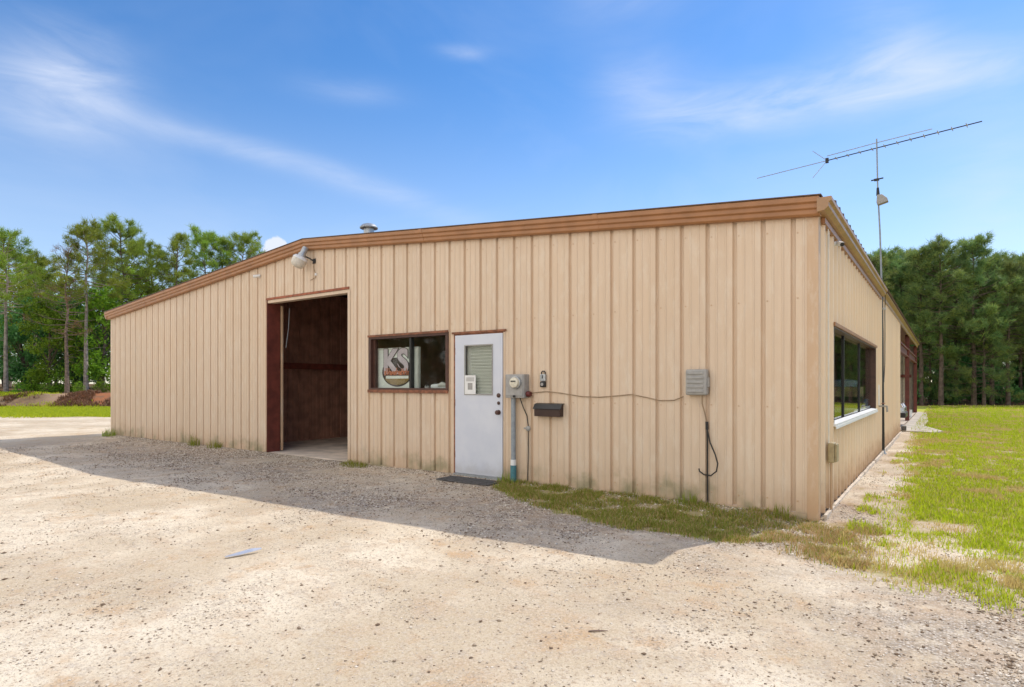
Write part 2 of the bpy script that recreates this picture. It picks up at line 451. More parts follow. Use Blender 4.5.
za = np.stack([a.ravel() for a in zones(GX, GY)], 1).astype(np.float32)
at_ = me.attributes.new('zone', 'FLOAT_COLOR', 'POINT'); at_.data.foreach_set('color', za.ravel())
g = bpy.data.objects.new('ground', me); COL.objects.link(g)
structure(g, 'pale sandy gravel yard with lawn on the right and a grassy red bank far left', 'ground')

# ------------------------------------------------------------------ loose stones
def stones(name, xs, ys, sizes, mat):
    base = np.array([(1, 0, 0), (-1, 0, 0), (0, 1, 0), (0, -1, 0), (0, 0, 1), (0, 0, -1)], float)
    oc = np.array([(0, 2, 4), (2, 1, 4), (1, 3, 4), (3, 0, 4), (2, 0, 5), (1, 2, 5), (3, 1, 5), (0, 3, 5)])
    n = len(xs)
    P = base[None] * (RNG.uniform(.55, 1.2, (n, 6, 1))) * RNG.uniform(.7, 1.3, (n, 1, 3)) * np.array([1, 1, .5])
    P += RNG.normal(0, .12, P.shape)
    a = RNG.uniform(0, 6.28, n); ca, sa = np.cos(a)[:, None], np.sin(a)[:, None]
    P = np.stack([P[..., 0] * ca - P[..., 1] * sa, P[..., 0] * sa + P[..., 1] * ca, P[..., 2]], -1) * sizes[:, None, None]
    P += np.stack([xs, ys, gz(xs, ys) + sizes * .22], -1)[:, None]
    Fc = (oc[None] + (np.arange(n) * 6)[:, None, None]).reshape(-1, 3)
    me = np_mesh(name, P.reshape(-1, 3), Fc, mat)
    o = bpy.data.objects.new(name, me); COL.objects.link(o); return o
t = NT('loose_stone')
r = t.island(); c = t.mix(t.ramp(r, .0, .75), (.80, .72, .61), (.36, .28, .20)); c = t.mix(t.ramp(r, .66, .86), c, (.20, .14, .095))
t.bsdf(c, .9, 0, .2); M['stone'] = t.m
Zr = 2.3 + 11 * RNG.random(190000) ** 1.6; Xr = (RNG.random(190000) * 2 - 1) * Zr * 1.0
sx, sy = from_view(Xr, Zr)
gr, gv, cl, li = zones(sx, sy)
keep = ((sy < -.06) | (sx > .05)) & (RNG.random(190000) < (.5 + .5 * gv) * (1 - .8 * gr) * (1 - .75 * ruts(sx, sy)) * (.18 + .82 * sstep(.42, .66, vnoise(sx, sy, .7, 77, 4))))
sx, sy = sx[keep], sy[keep]
sz = .0030 + .0085 * RNG.random(len(sx)) ** 4.5 + .010 * gv[keep] * RNG.random(len(sx)) ** 2 + .0008 * np.maximum(0, Zr[keep] - 5)
wx = RNG.uniform(-17, .1, 7000); wy = -.035 - .30 * RNG.random(7000) ** 2.2
ok = ~((wx > -9.95) & (wx < -7.4) & (RNG.random(7000) < .7)); wx, wy = wx[ok], wy[ok]
gx_ = RNG.uniform(-17, .3, 60000); gy_ = -.1 - 3.4 * RNG.random(60000) ** 1.3
ok = RNG.random(60000) < zones(gx_, gy_)[1] * (1 - zones(gx_, gy_)[0]) * .8 * sstep(.35, .6, vnoise(gx_, gy_, .9, 78)); wx = np.concatenate([wx, gx_[ok]]); wy = np.concatenate([wy, gy_[ok]])
bx_ = RNG.uniform(-6, 6, 900); by_ = RNG.uniform(-6, -1.6, 900)
sx = np.concatenate([sx, wx, bx_]); sy = np.concatenate([sy, wy, by_]); sz = np.concatenate([sz, RNG.uniform(.005, .016, len(wx)), .008 + .012 * RNG.random(900) ** 3])
tag(stones('gravel', sx, sy, sz, M['stone']), 'small loose stones scattered over the sandy yard', 'gravel', kind='stuff')

# ------------------------------------------------------------------ grass
def blades(xs, ys, hgt, wid, lean=.5, per=1):
    n = len(xs); a = RNG.uniform(0, 6.28, n); l = RNG.random(n) * lean * hgt
    z = gz(xs, ys) - .004
    b = np.stack([xs, ys, z], 1)
    wv = np.stack([np.cos(a + 1.57), np.sin(a + 1.57), np.zeros(n)], 1) * (wid / 2)[:, None]
    d = np.stack([np.cos(a), np.sin(a), np.zeros(n)], 1)
    m = b + d * (l * .35)[:, None] + np.array([0, 0, 1.]) * (hgt * .6)[:, None]
    tp = b + d * l[:, None] + np.array([0, 0, 1.]) * (hgt * .97)[:, None]
    P = np.stack([b - wv, b + wv, m - wv * .7, m + wv * .7, tp], 1).reshape(-1, 3)
    o = (np.arange(n) * 5)[:, None]
    Fc = np.concatenate([np.array([[0, 1, 3]]) + o, np.array([[0, 3, 2]]) + o, np.array([[2, 3, 4]]) + o])
    return P, Fc

def grass_obj(name, P, Fc, mat, label, cat='grass'):
    me = np_mesh(name, P, Fc, mat); o = bpy.data.objects.new(name, me); COL.objects.link(o)
    return tag(o, label, cat, kind='stuff')

def sample(n, Z0, Z1, p, X0=-1, X1=1):
    Z = Z0 + (Z1 - Z0) * RNG.random(n) ** p; X = Z * (X0 + (X1 - X0) * RNG.random(n))
    return (*from_view(X, Z), Z)

# the lawn
x, y, Z = sample(680000, 3.0, 38.5, 1.4, .25, 1.02)
xb, yb, Zb = sample(420000, 2.0, 34, 1.5, 1.02, 2.6)          # the lawn goes on past the right edge of the photo
x = np.concatenate([x, xb]); y = np.concatenate([y, yb]); Z = np.concatenate([Z, Zb * 1.3])
gr = zones(x, y)[0]
tuft = vnoise(x, y, .22, 5); patch = vnoise(x, y, 1.3, 15)
ok = (x > .28) & (y > -3.4) & (RNG.random(len(x)) < gr * (1 - .55 * sstep(1.5, .5, x) * sstep(-.2, -.9, y)) * sstep(.27, .58, tuft + .30 * (patch - .2) + .1 * sstep(14, 24, y)) * 1.1)
x, y, Z, tf = x[ok], y[ok], Z[ok], tuft[ok]
hh = (.014 + .048 * RNG.random(len(x)) ** 1.3) * (.5 + .9 * tf) * (1 + .35 * sstep(12, 22, Z))
hh = np.where(RNG.random(len(x)) < .025, hh * 2.4, hh)
P, Fc = blades(x, y, hh, .0045 + .00085 * Z * .9, .9)
dry = (vnoise(x, y, .5, 63) > .61) | (RNG.random(len(x)) < .13)
dry |= (RNG.random(len(x)) < sstep(-.4, -1.3, y) * sstep(1.6, .3, x) * .8)
o5 = np.repeat(dry, 5)
def subset(P, n, mask):
    ids = np.nonzero(mask)[0]; k = len(ids)
    Q = P.reshape(n, 5, 3)[ids].reshape(-1, 3); o = (np.arange(k) * 5)[:, None]
    return Q, np.concatenate([np.array([[0, 1, 3]]) + o, np.array([[0, 3, 2]]) + o, np.array([[2, 3, 4]]) + o])
grass_obj('lawn_grass', *subset(P, len(x), ~dry), M['grass'], 'short yellow green grass of the lawn right of the building')
grass_obj('dry_lawn_grass', *subset(P, len(x), dry), M['grassdry'], 'dry straw coloured grass at the ragged edges of the lawn')

# strip along the front wall
n = 90000
x = RNG.uniform(-4.2, .6, n); y = RNG.uniform(-1.75, -.03, n)
gr = zones(x, y)[0]; tuft = vnoise(x, y, .18, 8)
ok = RNG.random(n) < gr * sstep(.26, .55, tuft)
x, y, tf = x[ok], y[ok], tuft[ok]
dry = RNG.random(len(x)) < .30 + .45 * sstep(-.7, .1, x)
hh = (.02 + .04 * RNG.random(len(x))) * (.5 + tf)
P, Fc = blades(x, y, hh, np.full(len(x), .0065), 1.1)
grass_obj('strip_grass', *subset(P, len(x), ~dry), M['weed'], 'green grass of the shaded strip along the front wall')
grass_obj('dry_strip_grass', *subset(P, len(x), dry), M['grassdry'], 'brown dry grass along the front wall near the corner')

# far grass on the left beyond the drive
x, y, Z = sample(70000, 25, 39.5, 1, -1.0, -.55)
gr = zones(x, y)[0]
ok = RNG.random(len(x)) < gr * .9
x, y, Z = x[ok], y[ok], Z[ok]
P, Fc = blades(x, y, .05 + .11 * RNG.random(len(x)), .02 + .0009 * Z, .8)
grass_obj('roadside_grass', P, Fc, M['grass'], 'sunlit grass strip between the sandy drive and the red bank')
# weeds that stick out of the bank face
x, y, Z = sample(26000, 35.4, 37.6, 1, -1.0, -.6)
ok = RNG.random(len(x)) < sstep(.45, .65, vnoise(x, y, 1.4, 88)) * .65
P, Fc = blades(x[ok], y[ok], .08 + .16 * RNG.random(ok.sum()), np.full(ok.sum(), .05), .9)
grass_obj('bank_weeds', P, Fc, M['deadneedle'], 'brown dry weeds growing on the face of the red bank', 'weeds')

# ------------------------------------------------------------------ the metal building
W, L, RX = 17.26, 28.0, -8.63
ROOFM, RIDGE = .087, 4.035
def roofz(x): return RIDGE - ROOFM * abs(x - RX)
RIB = .3048
def rib_profile(u0, u1, first):
    pts = [(u0, 0.)]
    k0 = int(math.floor((u0 - first) / RIB)) - 1; k1 = int(math.ceil((u1 - first) / RIB)) + 1
    for k in range(k0, k1 + 1):
        r = first + k * RIB
        for du, d in ((-.026, 0), (-.015, -.036), (.015, -.036), (.026, 0), (.088, 0), (.094, .006), (.110, .006), (.116, 0), (.188, 0), (.194, .006), (.210, .006), (.216, 0)):
            u = r + du
            if u0 + 1e-4 < u < u1 - 1e-4: pts.append((u, d))
    pts.append((u1, 0.)); pts.sort(); return pts

def ribbed_wall(mb, u0, u1, first, ztop, openings, place, zbot=0.0, steps=1):
    pts = rib_profile(u0, u1, first)
    for e in [v for o in openings for v in o[:2]]:
        for i in range(len(pts) - 1):
            if pts[i][0] < e < pts[i + 1][0]:
                f = (e - pts[i][0]) / (pts[i + 1][0] - pts[i][0])
                pts.insert(i + 1, (e, pts[i][1] + f * (pts[i + 1][1] - pts[i][1]))); break
    if ztop(u0) < ztop((u0 + u1) / 2) - .1:
        e = RX
        for i in range(len(pts) - 1):
            if pts[i][0] < e < pts[i + 1][0]: pts.insert(i + 1, (e, pts[i][1])); break
    for (ua, da), (ub, db) in zip(pts[:-1], pts[1:]):
        um = (ua + ub) / 2
        cuts = sorted([(o[2], o[3]) for o in openings if o[0] - 1e-6 < um < o[1] + 1e-6])
        iv = []; lo = None; z = zbot
        spans = []
        for a, b in cuts:
            if a > z + 1e-4: spans.append((z, a))
            z = b
        spans.append((z, None))
        for a, b in spans:
            mb.add([place(ua, da, a), place(ub, db, a), place(ub, db, ztop(ub) if b is None else b), place(ua, da, ztop(ua) if b is None else b)], [(0, 1, 2, 3)])
    return mb

bld = thing('metal_building', 'long low tan ribbed metal workshop with brown roof trim and an open bay door', 'building', (-8.63, 14, 0))
BIG = (-9.94, -7.48, -.01, 3.04); WIN = (-6.94, -5.14, 1.25, 2.17); DOOR = (-5.02, -4.055, -.01, 2.135)
wt = lambda x: roofz(x) - .10
mb = ribbed_wall(MB(), -W, -.10, -.24, wt, [BIG, WIN, DOOR], lambda u, d, z: (u, -d, z))
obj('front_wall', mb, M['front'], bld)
mb = MB()
for k in range(57):
    xr = -.24 - k * RIB
    for zr in (.12, 1.12, 2.28, wt(xr) - .22):
        xs_ = xr + .045; 
        if any(o[0] - .02 < xs_ < o[1] + .02 and o[2] - .02 < zr < o[3] + .02 for o in (BIG, WIN, DOOR)) or xs_ < -W: continue
        mb.lathe((xs_, -.0005, zr + random.uniform(-.008, .008)), (0, -1, 0), [(.010, 0), (.010, .003), (.005, .006), (0, .006)], 6)
scr = obj('panel_screws', mb, M['cornerp'], bld); scr['kind'] = 'stuff'
RWIN = (.85, 6.17, .90, 2.05)
mb = ribbed_wall(MB(), .12, 14.0, .22, lambda u: 3.20, [RWIN], lambda u, d, z: (abs(d), u, z), zbot=-.02)
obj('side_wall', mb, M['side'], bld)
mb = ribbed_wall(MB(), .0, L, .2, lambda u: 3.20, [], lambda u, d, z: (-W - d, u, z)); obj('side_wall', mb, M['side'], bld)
mb = ribbed_wall(MB(), -W, 0, -.24, wt, [], lambda u, d, z: (u, L + d, z)); obj('back_wall', mb, M['liner'], bld)
# bottom flashing of the two visible walls
mb = MB().box(-W, BIG[0], -.012, .002, -.07, -.002).box(BIG[1], DOOR[0], -.012, .002, -.07, -.002).box(DOOR[1], -.105, -.012, .002, -.07, -.002)
obj('base_flashing', mb, M['front'], bld)
mb = MB()
ys = np.arange(.12, 13.9, .62)
for a in ys:
    mb.obox((.055 + random.uniform(-.006, .006), a + .31, -.062 + random.uniform(-.008, .008)), (.016, 0, 0), (random.uniform(-.003, .003), .312, 0), (0, 0, .045))
obj('base_board', mb, M['stripw'], bld)
# corner trims
mb = MB().box(-.10, .006, -.007, -.001, -.075, wt(0)).box(.001, .006, -.001, .13, -.075, 3.15)
mb.box(-.104, -.098, -.0075, .0, -.07, wt(0))
obj('corner_trim', mb, M['cornerp'], bld, .004)
mb = MB().box(-W - .006, -W + .08, -.007, -.001, -.05, wt(-W)).box(-W - .006, -W - .001, -.001, .13, -.05, 3.1)
obj('corner_trim', mb, M['front'], bld, .004)
# rake trim of the gable
RK = [(0, .022), (-.125, .022), (-.130, .010), (-.130, -.035), (-.106, -.052), (-.106, -.095), (-.084, -.110), (-.084, -.152), (-.066, -.170), (0, -.170)]
def rake(x, p): return (x, p[0] - .001, roofz(x) + p[1])
obj('rake_trim', MB().sweep(RK, rake, [-W - .10, RX, .03]), M['brown'], bld, .004)
for xj in (-15.1, -12.0, -5.62, -2.55):
    PJ = [(a - .004, b + (.003 if i < 2 else -.002 if i > 7 else 0)) for i, (a, b) in enumerate(RK[1:-1])] + [(-.02, -.172), (-.02, .024)]
    obj('trim_joint', MB().sweep(PJ, rake, [xj - .035, xj + .035]), M['brown'], bld)
CAPP = [(.05, .026), (-.136, .026), (-.136, .037), (.05, .037)]
obj('roof_edge_cap', MB().sweep(CAPP, rake, [-W - .11, RX, .05]), M['roof'], bld)
# roof sheets with ribs running down the slope
rp = rib_profile(.06, L + .1, .2); mb = MB()
for xa, xb in ((RX, .145), (-W - .11, RX)):
    for (ya, da), (yb, db) in zip(rp[:-1], rp[1:]):
        mb.add([(xa, ya, roofz(xa) + .012 - da * .75), (xb, ya, roofz(xb) + .012 - da * .75), (xb, yb, roofz(xb) + .012 - db * .75), (xa, yb, roofz(xa) + .012 - db * .75)], [(0, 1, 2, 3)])
obj('roof', mb, M['roof'], bld)
# ceiling deck under the sheets
mb = MB()
for xa, xb in ((RX, -.03), (-W + .03, RX)):
    mb.add([(xa, .02, roofz(xa) - .03), (xb, .02, roofz(xb) - .03), (xb, L - .02, roofz(xb) - .03), (xa, L - .02, roofz(xa) - .03)], [(0, 1, 2, 3)])
obj('roof_underside', mb, M['darkred'], bld)
# gutter on the right eave and plain trim beyond it
GT = [(.008, -.005), (.145, -.005), (.145, -.045), (.118, -.066), (.118, -.105), (.078, -.140), (.008, -.150)]
obj('gutter', MB().sweep(GT, lambda y, p: (p[0], y, 3.285 + p[1]), [-.134, 7.38]), M['gutter'], bld, .004)
GL = [(.008, -.152), (.050, -.152), (.050, -.215), (.008, -.215)]
obj('eave_molding', MB().sweep(GL, lambda y, p: (p[0], y, 3.285 + p[1]), [.13, 7.3]), M['brown'], bld, .003)
ET = [(.008, -.01), (.11, -.01), (.11, -.035), (.045, -.075), (.045, -.15), (.008, -.16)]
obj('eave_trim', MB().sweep(ET, lambda y, p: (p[0], y, 3.285 + p[1]), [7.82, L + .1]), M['gutter'], bld, .003)
GT2 = [(-W - .036, -.005), (-W - .165, -.005), (-W - .165, -.06), (-W - .10, -.16), (-W - .036, -.165)]
obj('gutter', MB().sweep(GT2, lambda y, p: (p[0], y, 3.285 + p[1]), [-.1, L]), M['brown'], bld)
# floor slab and the concrete apron of the rear bay
mb = MB().box(-W + .03, -.03, .02, L - .03, -.25, 0); obj('floor_slab', mb, simple('dusty_concrete', (.64, .54, .44), .9, 0, .2, 2.5, .3, .2), bld)
# opening of the big bay: red jambs, header
obj('bay_door_head', MB().box(BIG[0] - .03, BIG[1] + .03, -.022, -.004, BIG[3], BIG[3] + .04), simple('rusty_head_trim', (.30, .085, .035), .6, 0, .3, 12), bld)
mb = MB().box(BIG[0] - .014, BIG[0], -.018, -.003, 0, BIG[3] - .002)
mb.box(BIG[0] - .012, BIG[0], -.002, .27, 0, BIG[3])
obj('bay_door_frame', mb, M['red'], bld)
obj('bay_door_soffit', MB().box(BIG[0] + .001, BIG[1], -.006, .14, BIG[3] - .06, BIG[3] - .004), M['front'], bld)
obj('bay_door_jamb', MB().box(BIG[1] + .001, BIG[1] + .014, -.003, .12, 0, BIG[3] - .005).box(BIG[1] - .012, BIG[1] + .05, -.012, -.0035, .02, BIG[3] - .02), M['front'], bld)
obj('door_track', MB().box(-9.92, -9.895, .275, .315, .02, 2.95), M['cornerp'], bld)
obj('pull_cord', MB().tube([(-9.70, .33, 2.9), (-9.78, .36, 2.5), (-9.84, .34, 2.1)], .006, 6), M['conduit'], bld)
obj('door_curtain_roll', MB().tube([(BIG[0] + .05, .42, 3.28), (BIG[1] - .05, .42, 3.28)], .2, 18), M['roof'], bld)
# inside of the bay
mb = ribbed_wall(MB(), .3, 14, .3, lambda u: 3.6, [], lambda u, d, z: (-11.52 + d, u, z)); obj('bay_partition', mb, M['darkred'], bld)
mb = ribbed_wall(MB(), .3, 14, .3, lambda u: 3.7, [], lambda u, d, z: (-7.25 - d, u, z)); obj('bay_partition', mb, M['darkred'], bld)
obj('wall_girt', MB().box(-11.48, -11.36, .4, 13.8, 1.72, 1.86), M['red'], bld)
mb = ribbed_wall(MB(), -W + .05, -.04, -.24, lambda x: roofz(x) - .06, [], lambda u, d, z: (u, 14.0 + d, z)); obj('bay_partition', mb, M['liner'], bld)
obj('wall_girt', MB().box(-11.4, -7.3, 13.84, 13.98, 1.72, 1.86), M['red'], bld)
obj('wall_girt', MB().box(-W + .1, -.2, L - .16, L - .03, 1.68, 1.82), M['red'], bld)
# office behind the front window and the side window
obj('office_ceiling', MB().box(-7.2, -.06, .06, 13.9, 2.72, 2.78), M['liner'], bld)
obj('office_wall', MB().box(-7.2, -7.12, .1, 13.9, 0.001, 2.71), M['darkred'], bld)
# rear bay steel
for y0, x0 in ((19.85, -.11), (27.72, -.11)):
    mb = MB().box(x0, x0 + .13, y0, y0 + .02, 0, 3.2).box(x0, x0 + .13, y0 + .21, y0 + .23, 0, 3.2).box(x0 + .055, x0 + .075, y0 + .02, y0 + .21, 0, 3.2)
    obj('bay_column', mb, M['red'], bld)
mb = MB().box(-.12, .01, 14.05, L - .05, 2.36, 2.40).box(-.12, .01, 14.05, L - .05, 2.62, 2.66).box(-.065, -.045, 14.05, L - .05, 2.40, 2.62)
obj('bay_header_beam', mb, M['red'], bld)
mb = MB().box(-.10, .03, 13.96, 14.04, -.02, 3.2); obj('corner_trim', mb, M['side'], bld)

# front window
def window(name, parent, fr, fm):
    return obj(name, fr, fm, parent)
x0, x1, z0, z1 = WIN
mb = MB()
for a, b, c_, d_ in ((x0, x0 + .05, z0, z1), (x1 - .05, x1, z0, z1), (x0 + .05, x1 - .05, z0, z0 + .05), (x0 + .05, x1 - .05, z1 - .045, z1)):
    mb.box(a, b, -.014, .12, c_, d_)
mb.box(x0 + .05, x0 + .10, .04, .10, z0 + .05, z1 - .05).box(x1 - .085, x1 - .05, .04, .10, z0 + .05, z1 - .05)
win = obj('window', mb, M['wframe'], bld)
mb = MB().box(-6.015, -5.97, .03, .10, z0 + .05, z1 - .045); obj('mullion', mb, M['black'], win)
obj('sill', MB().box(x0 - .01, x1 + .01, -.034, -.015, z0 - .03, z0 + .02), M['rust'], win)
obj('head_flashing', MB().box(x0 - .01, x1 + .01, -.034, -.015, z1 - .01, z1 + .025), M['rust'], win)
for a, b in ((x0 + .10, -6.03), (-5.96, x1 - .085)):
    obj('pane', MB().box(a, b, .066, .072, z0 + .05, z1 - .045), M['glass'], win)
obj('ledge', MB().box(x0, x1, .125, .42, z0 - .02, z0 + .02), M['offwhite'], win)

# side window: panes set back behind the panel line
y0, y1, z0, z1 = RWIN
mb = MB().box(-.085, .038, y1 - .03, y1, z0, z1).box(-.085, .038, y0, y0 + .03, z0, z1).box(-.085, .038, y0 + .03, y1 - .03, z1 - .03, z1).box(-.085, .034, y0 + .03, y1 - .03, z0 - .03, z0)
sw = obj('window', mb, M['wframe'], bld)
obj('head_flashing', MB().box(.039, .058, y0 - .04, y1 + .04, z1 - .012, z1 + .03), M['brown'], sw)
obj('sill', MB().obox((.014, (y0 + y1) / 2, z0 - .006), (.045, 0, -.008), (0, (y1 - y0) / 2 + .03, 0), (.002, 0, .014)).box(.060, .068, y0 - .03, y1 + .03, z0 - .055, z0 - .024), M['white'], sw)
ms = (y0 + .03, 2.3, 4.2)
for yy in ms[1:]:
    obj('mullion', MB().box(-.065, -.030, yy - .02, yy + .02, z0, z1 - .03), M['black'], sw)
for a, b in zip((y0 + .03, 2.32, 4.22), (2.28, 4.18, y1 - .03)):
    obj('pane', MB().box(-.050, -.046, a, b, z0, z1 - .03), M['glass'], sw)

# entry door
x0, x1, z0, z1 = -4.99, -4.085, .02, 2.105
obj('door_jamb', MB().box(x1, DOOR[1], -.008, .10, 0, DOOR[3] - .02), M['front'], bld)
mb = MB().box(DOOR[0], x0, -.012, .10, 0, DOOR[3]).box(x1, DOOR[1], -.008, .10, DOOR[3] - .019, DOOR[3]).box(x0, x1, -.012, .10, z1, DOOR[3])
df = obj('door_frame', mb, M['rust'], bld)
obj('head_flashing', MB().box(DOOR[0] - .03, DOOR[1] + .03, -.030, -.013, DOOR[3] - .01, DOOR[3] + .018), M['rust'], df)
wx0, wx1, wz0, wz1 = -4.80, -4.26, 1.20, 1.95
mb = MB().box(x0 + .006, wx0, -.022, .022, z0, z1 - .005).box(wx1, x1 - .006, -.022, .022, z0, z1 - .005).box(wx0, wx1, -.022, .022, z0, wz0).box(wx0, wx1, -.022, .022, wz1, z1 - .005)
door = obj('door', mb, M['door'], bld)
mb = MB().box(wx0, wx0 + .018, -.03, .0, wz0, wz1).box(wx1 - .018, wx1, -.03, .0, wz0, wz1).box(wx0 + .018, wx1 - .018, -.03, .0, wz0, wz0 + .018).box(wx0 + .018, wx1 - .018, -.03, .0, wz1 - .018, wz1)
obj('window_trim', mb, M['lightgrey'], door)
obj('pane', MB().box(wx0 + .018, wx1 - .018, -.012, -.008, wz0 + .018, wz1 - .018), M['glass'], door)
mb = MB(); k = 30
for i in range(k):
    zz = wz0 + .03 + (wz1 - wz0 - .05) * i / k
    mb.obox(((wx0 + wx1) / 2 + .03, .030, zz), ((wx1 - wx0) / 2 - .055, 0, 0), (0, .009, .008), (0, -.0006, .0006))
obj('blind', mb, M['blind'], door)
obj('blind_backing', MB().box(wx0, wx1, .045, .05, wz0, wz1), M['offwhite'], door)
for zz, nm, r in ((1.20, 'deadbolt', .032), (1.09, 'lock_cylinder', .024), (.955, 'door_knob', .034)):
    mb = MB().lathe((-4.155, -.022, zz), (0, -1, 0), [(0, 0), (r * 1.05, 0), (r * 1.05, .006), (r * .5, .01), (r * .5, .028), (r * .85, .034), (r, .048), (r * .8, .06), (0, .064)] if nm == 'door_knob' else [(0, 0), (r, 0), (r, .012), (r * .7, .018), (0, .02)], 16)
    obj(nm, mb, M['wframe'], door)
for zz in (.30, 1.08, 1.86):
    obj('hinge', MB().tube([(x0 + .002, -.020, zz - .05), (x0 + .002, -.020, zz + .05)], .008, 8), M['rust'], door)
obj('threshold', MB().box(x0, x1, -.06, .08, -.03, .016), M['steel'], bld)

# ------------------------------------------------------------------ fittings on the front wall
# notice taped on the door glass
nt = thing('paper_notice', 'white paper notice with a small grey block taped inside the white door window', 'notice', (-4.68, -.034, 1.22))
mb = MB().box(-4.785, -4.575, -.0335, -.0315, 1.215, 1.495); obj('sheet', mb, M['white'], nt)
mb = MB()
for i in range(5): mb.box(-4.755, -4.605, -.0350, -.0342, 1.455 - i * .012, 1.461 - i * .012)
obj('text_lines', mb, M['grey'], nt)
obj('grey_block', MB().box(-4.725, -4.635, -.0350, -.0342, 1.28, 1.38), M['lightgrey'], nt)

SHIFTY = .030
SHIFT = 0.1
mt = thing('electric_meter', 'grey electric meter box with round glass dial beside the white door', 'meter', (-3.93, -.03, 0))
bx0, bx1, bz0, bz1 = -4.06, -3.74, 1.17, 1.50
obj('meter_box', MB().box(bx0, bx1, -.16, -.031, bz0, bz1), M['grey'], mt, .01)
obj('box_cover', MB().box(bx0 + .015, bx1 - .015, -.172, -.1605, bz0 + .03, bz1 - .015), M['grey'], mt, .006)
obj('dial_ring', MB().lathe((-3.865, -.172, 1.385), (0, -1, 0), [(.088, 0), (.088, .03), (.078, .034), (.078, 0)], 24), M['steel'], mt)
dl = obj('dial', MB().lathe((-3.865, -.172, 1.385), (0, -1, 0), [(.074, .0), (.074, .05), (.068, .066), (.045, .072), (0, .074)], 24), M['dial'], mt)
obj('dial_plate', MB().box(-3.905, -3.825, -.2485, -.246, 1.395, 1.412), M['black'], dl)
obj('hasp', MB().box(-3.915, -3.88, -.182, -.172, bz0 + .01, bz0 + .04), M['black'], mt)
obj('side_switch', MB().lathe((-3.735, -.09, 1.225), (1, 0, 0), [(.0, .06), (.035, .058), (.04, .045), (.04, 0)], 14), M['redlens'], mt)
obj('conduit', MB().tube([(-3.97, -.09, 1.17), (-3.97, -.09, .28)], .034, 14), M['conduit'], mt)
obj('coupling', MB().tube([(-3.97, -.09, .30), (-3.97, -.09, .22)], .041, 14), M['white'], mt)
obj('lower_conduit', MB().tube([(-3.97, -.09, .22), (-3.97, -.09, -.08)], .044, 14), M['teal'], mt)
obj('ground_wire', MB().tube([(-3.86, -.09, 1.18), (-3.82, -.07, 1.05), (-3.765, -.05, .92), (-3.745, -.05, .78), (-3.745, -.05, .4), (-3.755, -.05, -.07)], .0075, 7), M['cable'], mt)
obj('wire_clamp', MB().lathe((-3.75, -.034, .745), (0, -1, 0), [(.036, 0), (.036, .02), (.02, .03), (.0, .032)], 14).box(-3.82, -3.77, -.05, -.034, .735, .755), M['lightgrey'], mt)

SHIFT = 0
SHIFT = 0.05
kb = thing('key_lockbox', 'small silver and black key lockbox hung on the front wall above the dark mailbox', 'lockbox', (-3.445, -.03, 1.32))
obj('body', MB().box(-3.49, -3.40, -.075, -.032, 1.40, 1.50), M['steel'], kb, .012)
obj('shackle', MB().tube([(-3.475, -.05, 1.49), (-3.475, -.05, 1.525), (-3.46, -.05, 1.54), (-3.43, -.05, 1.54), (-3.415, -.05, 1.525), (-3.415, -.05, 1.49)], .008, 7), M['black'], kb)
obj('keypad', MB().box(-3.485, -3.405, -.082, -.032, 1.32, 1.398), M['black'], kb, .012)
obj('dial_face', MB().lathe((-3.445, -.082, 1.36), (0, -1, 0), [(.022, 0), (.022, .008), (0, .009)], 14), M['grey'], kb)
obj('slot', MB().box(-3.453, -3.437, -.0775, -.0755, 1.44, 1.485), M['black'], kb)

SHIFT = 0
SHIFT = 0.09
mbx = thing('mailbox', 'wide dark brown letter box mounted on the front wall below the key lockbox', 'mailbox', (-3.38, -.03, .93))
mb = MB().prism([(-.032, .925), (-.125, .925), (-.13, 1.02), (-.09, 1.075), (-.032, 1.085)], lambda p: (-3.585, p[0], p[1]), lambda p: (-3.175, p[0], p[1]))
obj('body', mb, M['signdark'], mbx, .004)
mb = MB().prism([(-.036, 1.094), (-.093, 1.084), (-.136, 1.024), (-.142, 1.028), (-.096, 1.092), (-.036, 1.104)], lambda p: (-3.60, p[0], p[1]), lambda p: (-3.16, p[0], p[1]))
obj('lid', mb, M['black'], mbx)

SHIFT = 0
SHIFT = 0.05
tb = thing('telephone_box', 'light grey ridged plastic utility box with black cables hanging below it', 'utility box', (-1.30, -.03, 0))
obj('box', MB().box(-1.435, -1.185, -.125, -.032, 1.235, 1.535), M['lightgrey'], tb, .02)
mb = MB()
for i in range(5): mb.box(-1.415, -1.225, -.136, -.1255, 1.268 + i * .052, 1.296 + i * .052)
obj('ridges', mb, M['lightgrey'], tb, .006)
obj('side_latch', MB().box(-1.184, -1.172, -.10, -.05, 1.33, 1.44), M['grey'], tb)
obj('drop_cable', MB().tube([(-1.25, -.08, 1.24), (-1.255, -.07, 1.14), (-1.225, -.06, 1.02), (-1.205, -.05, .92)], .008, 7), M['tancable'], tb)
obj('ground_cable', MB().tube([(-1.205, -.05, .93), (-1.20, -.05, .7), (-1.20, -.05, .3), (-1.195, -.05, -.08)], .0095, 8), M['cable'], tb)
obj('cable_sleeve', MB().tube([(-1.206, -.05, .93), (-1.203, -.05, .84)], .018, 8), M['cable'], tb)
obj('loose_cable', MB().tube([(-1.2, -.055, .84), (-1.165, -.07, .70), (-1.10, -.085, .56), (-1.07, -.09, .46), (-1.085, -.09, .37), (-1.15, -.085, .315), (-1.23, -.08, .32), (-1.285, -.075, .355), (-1.29, -.075, .385)], .0085, 7), M['cable'], tb)

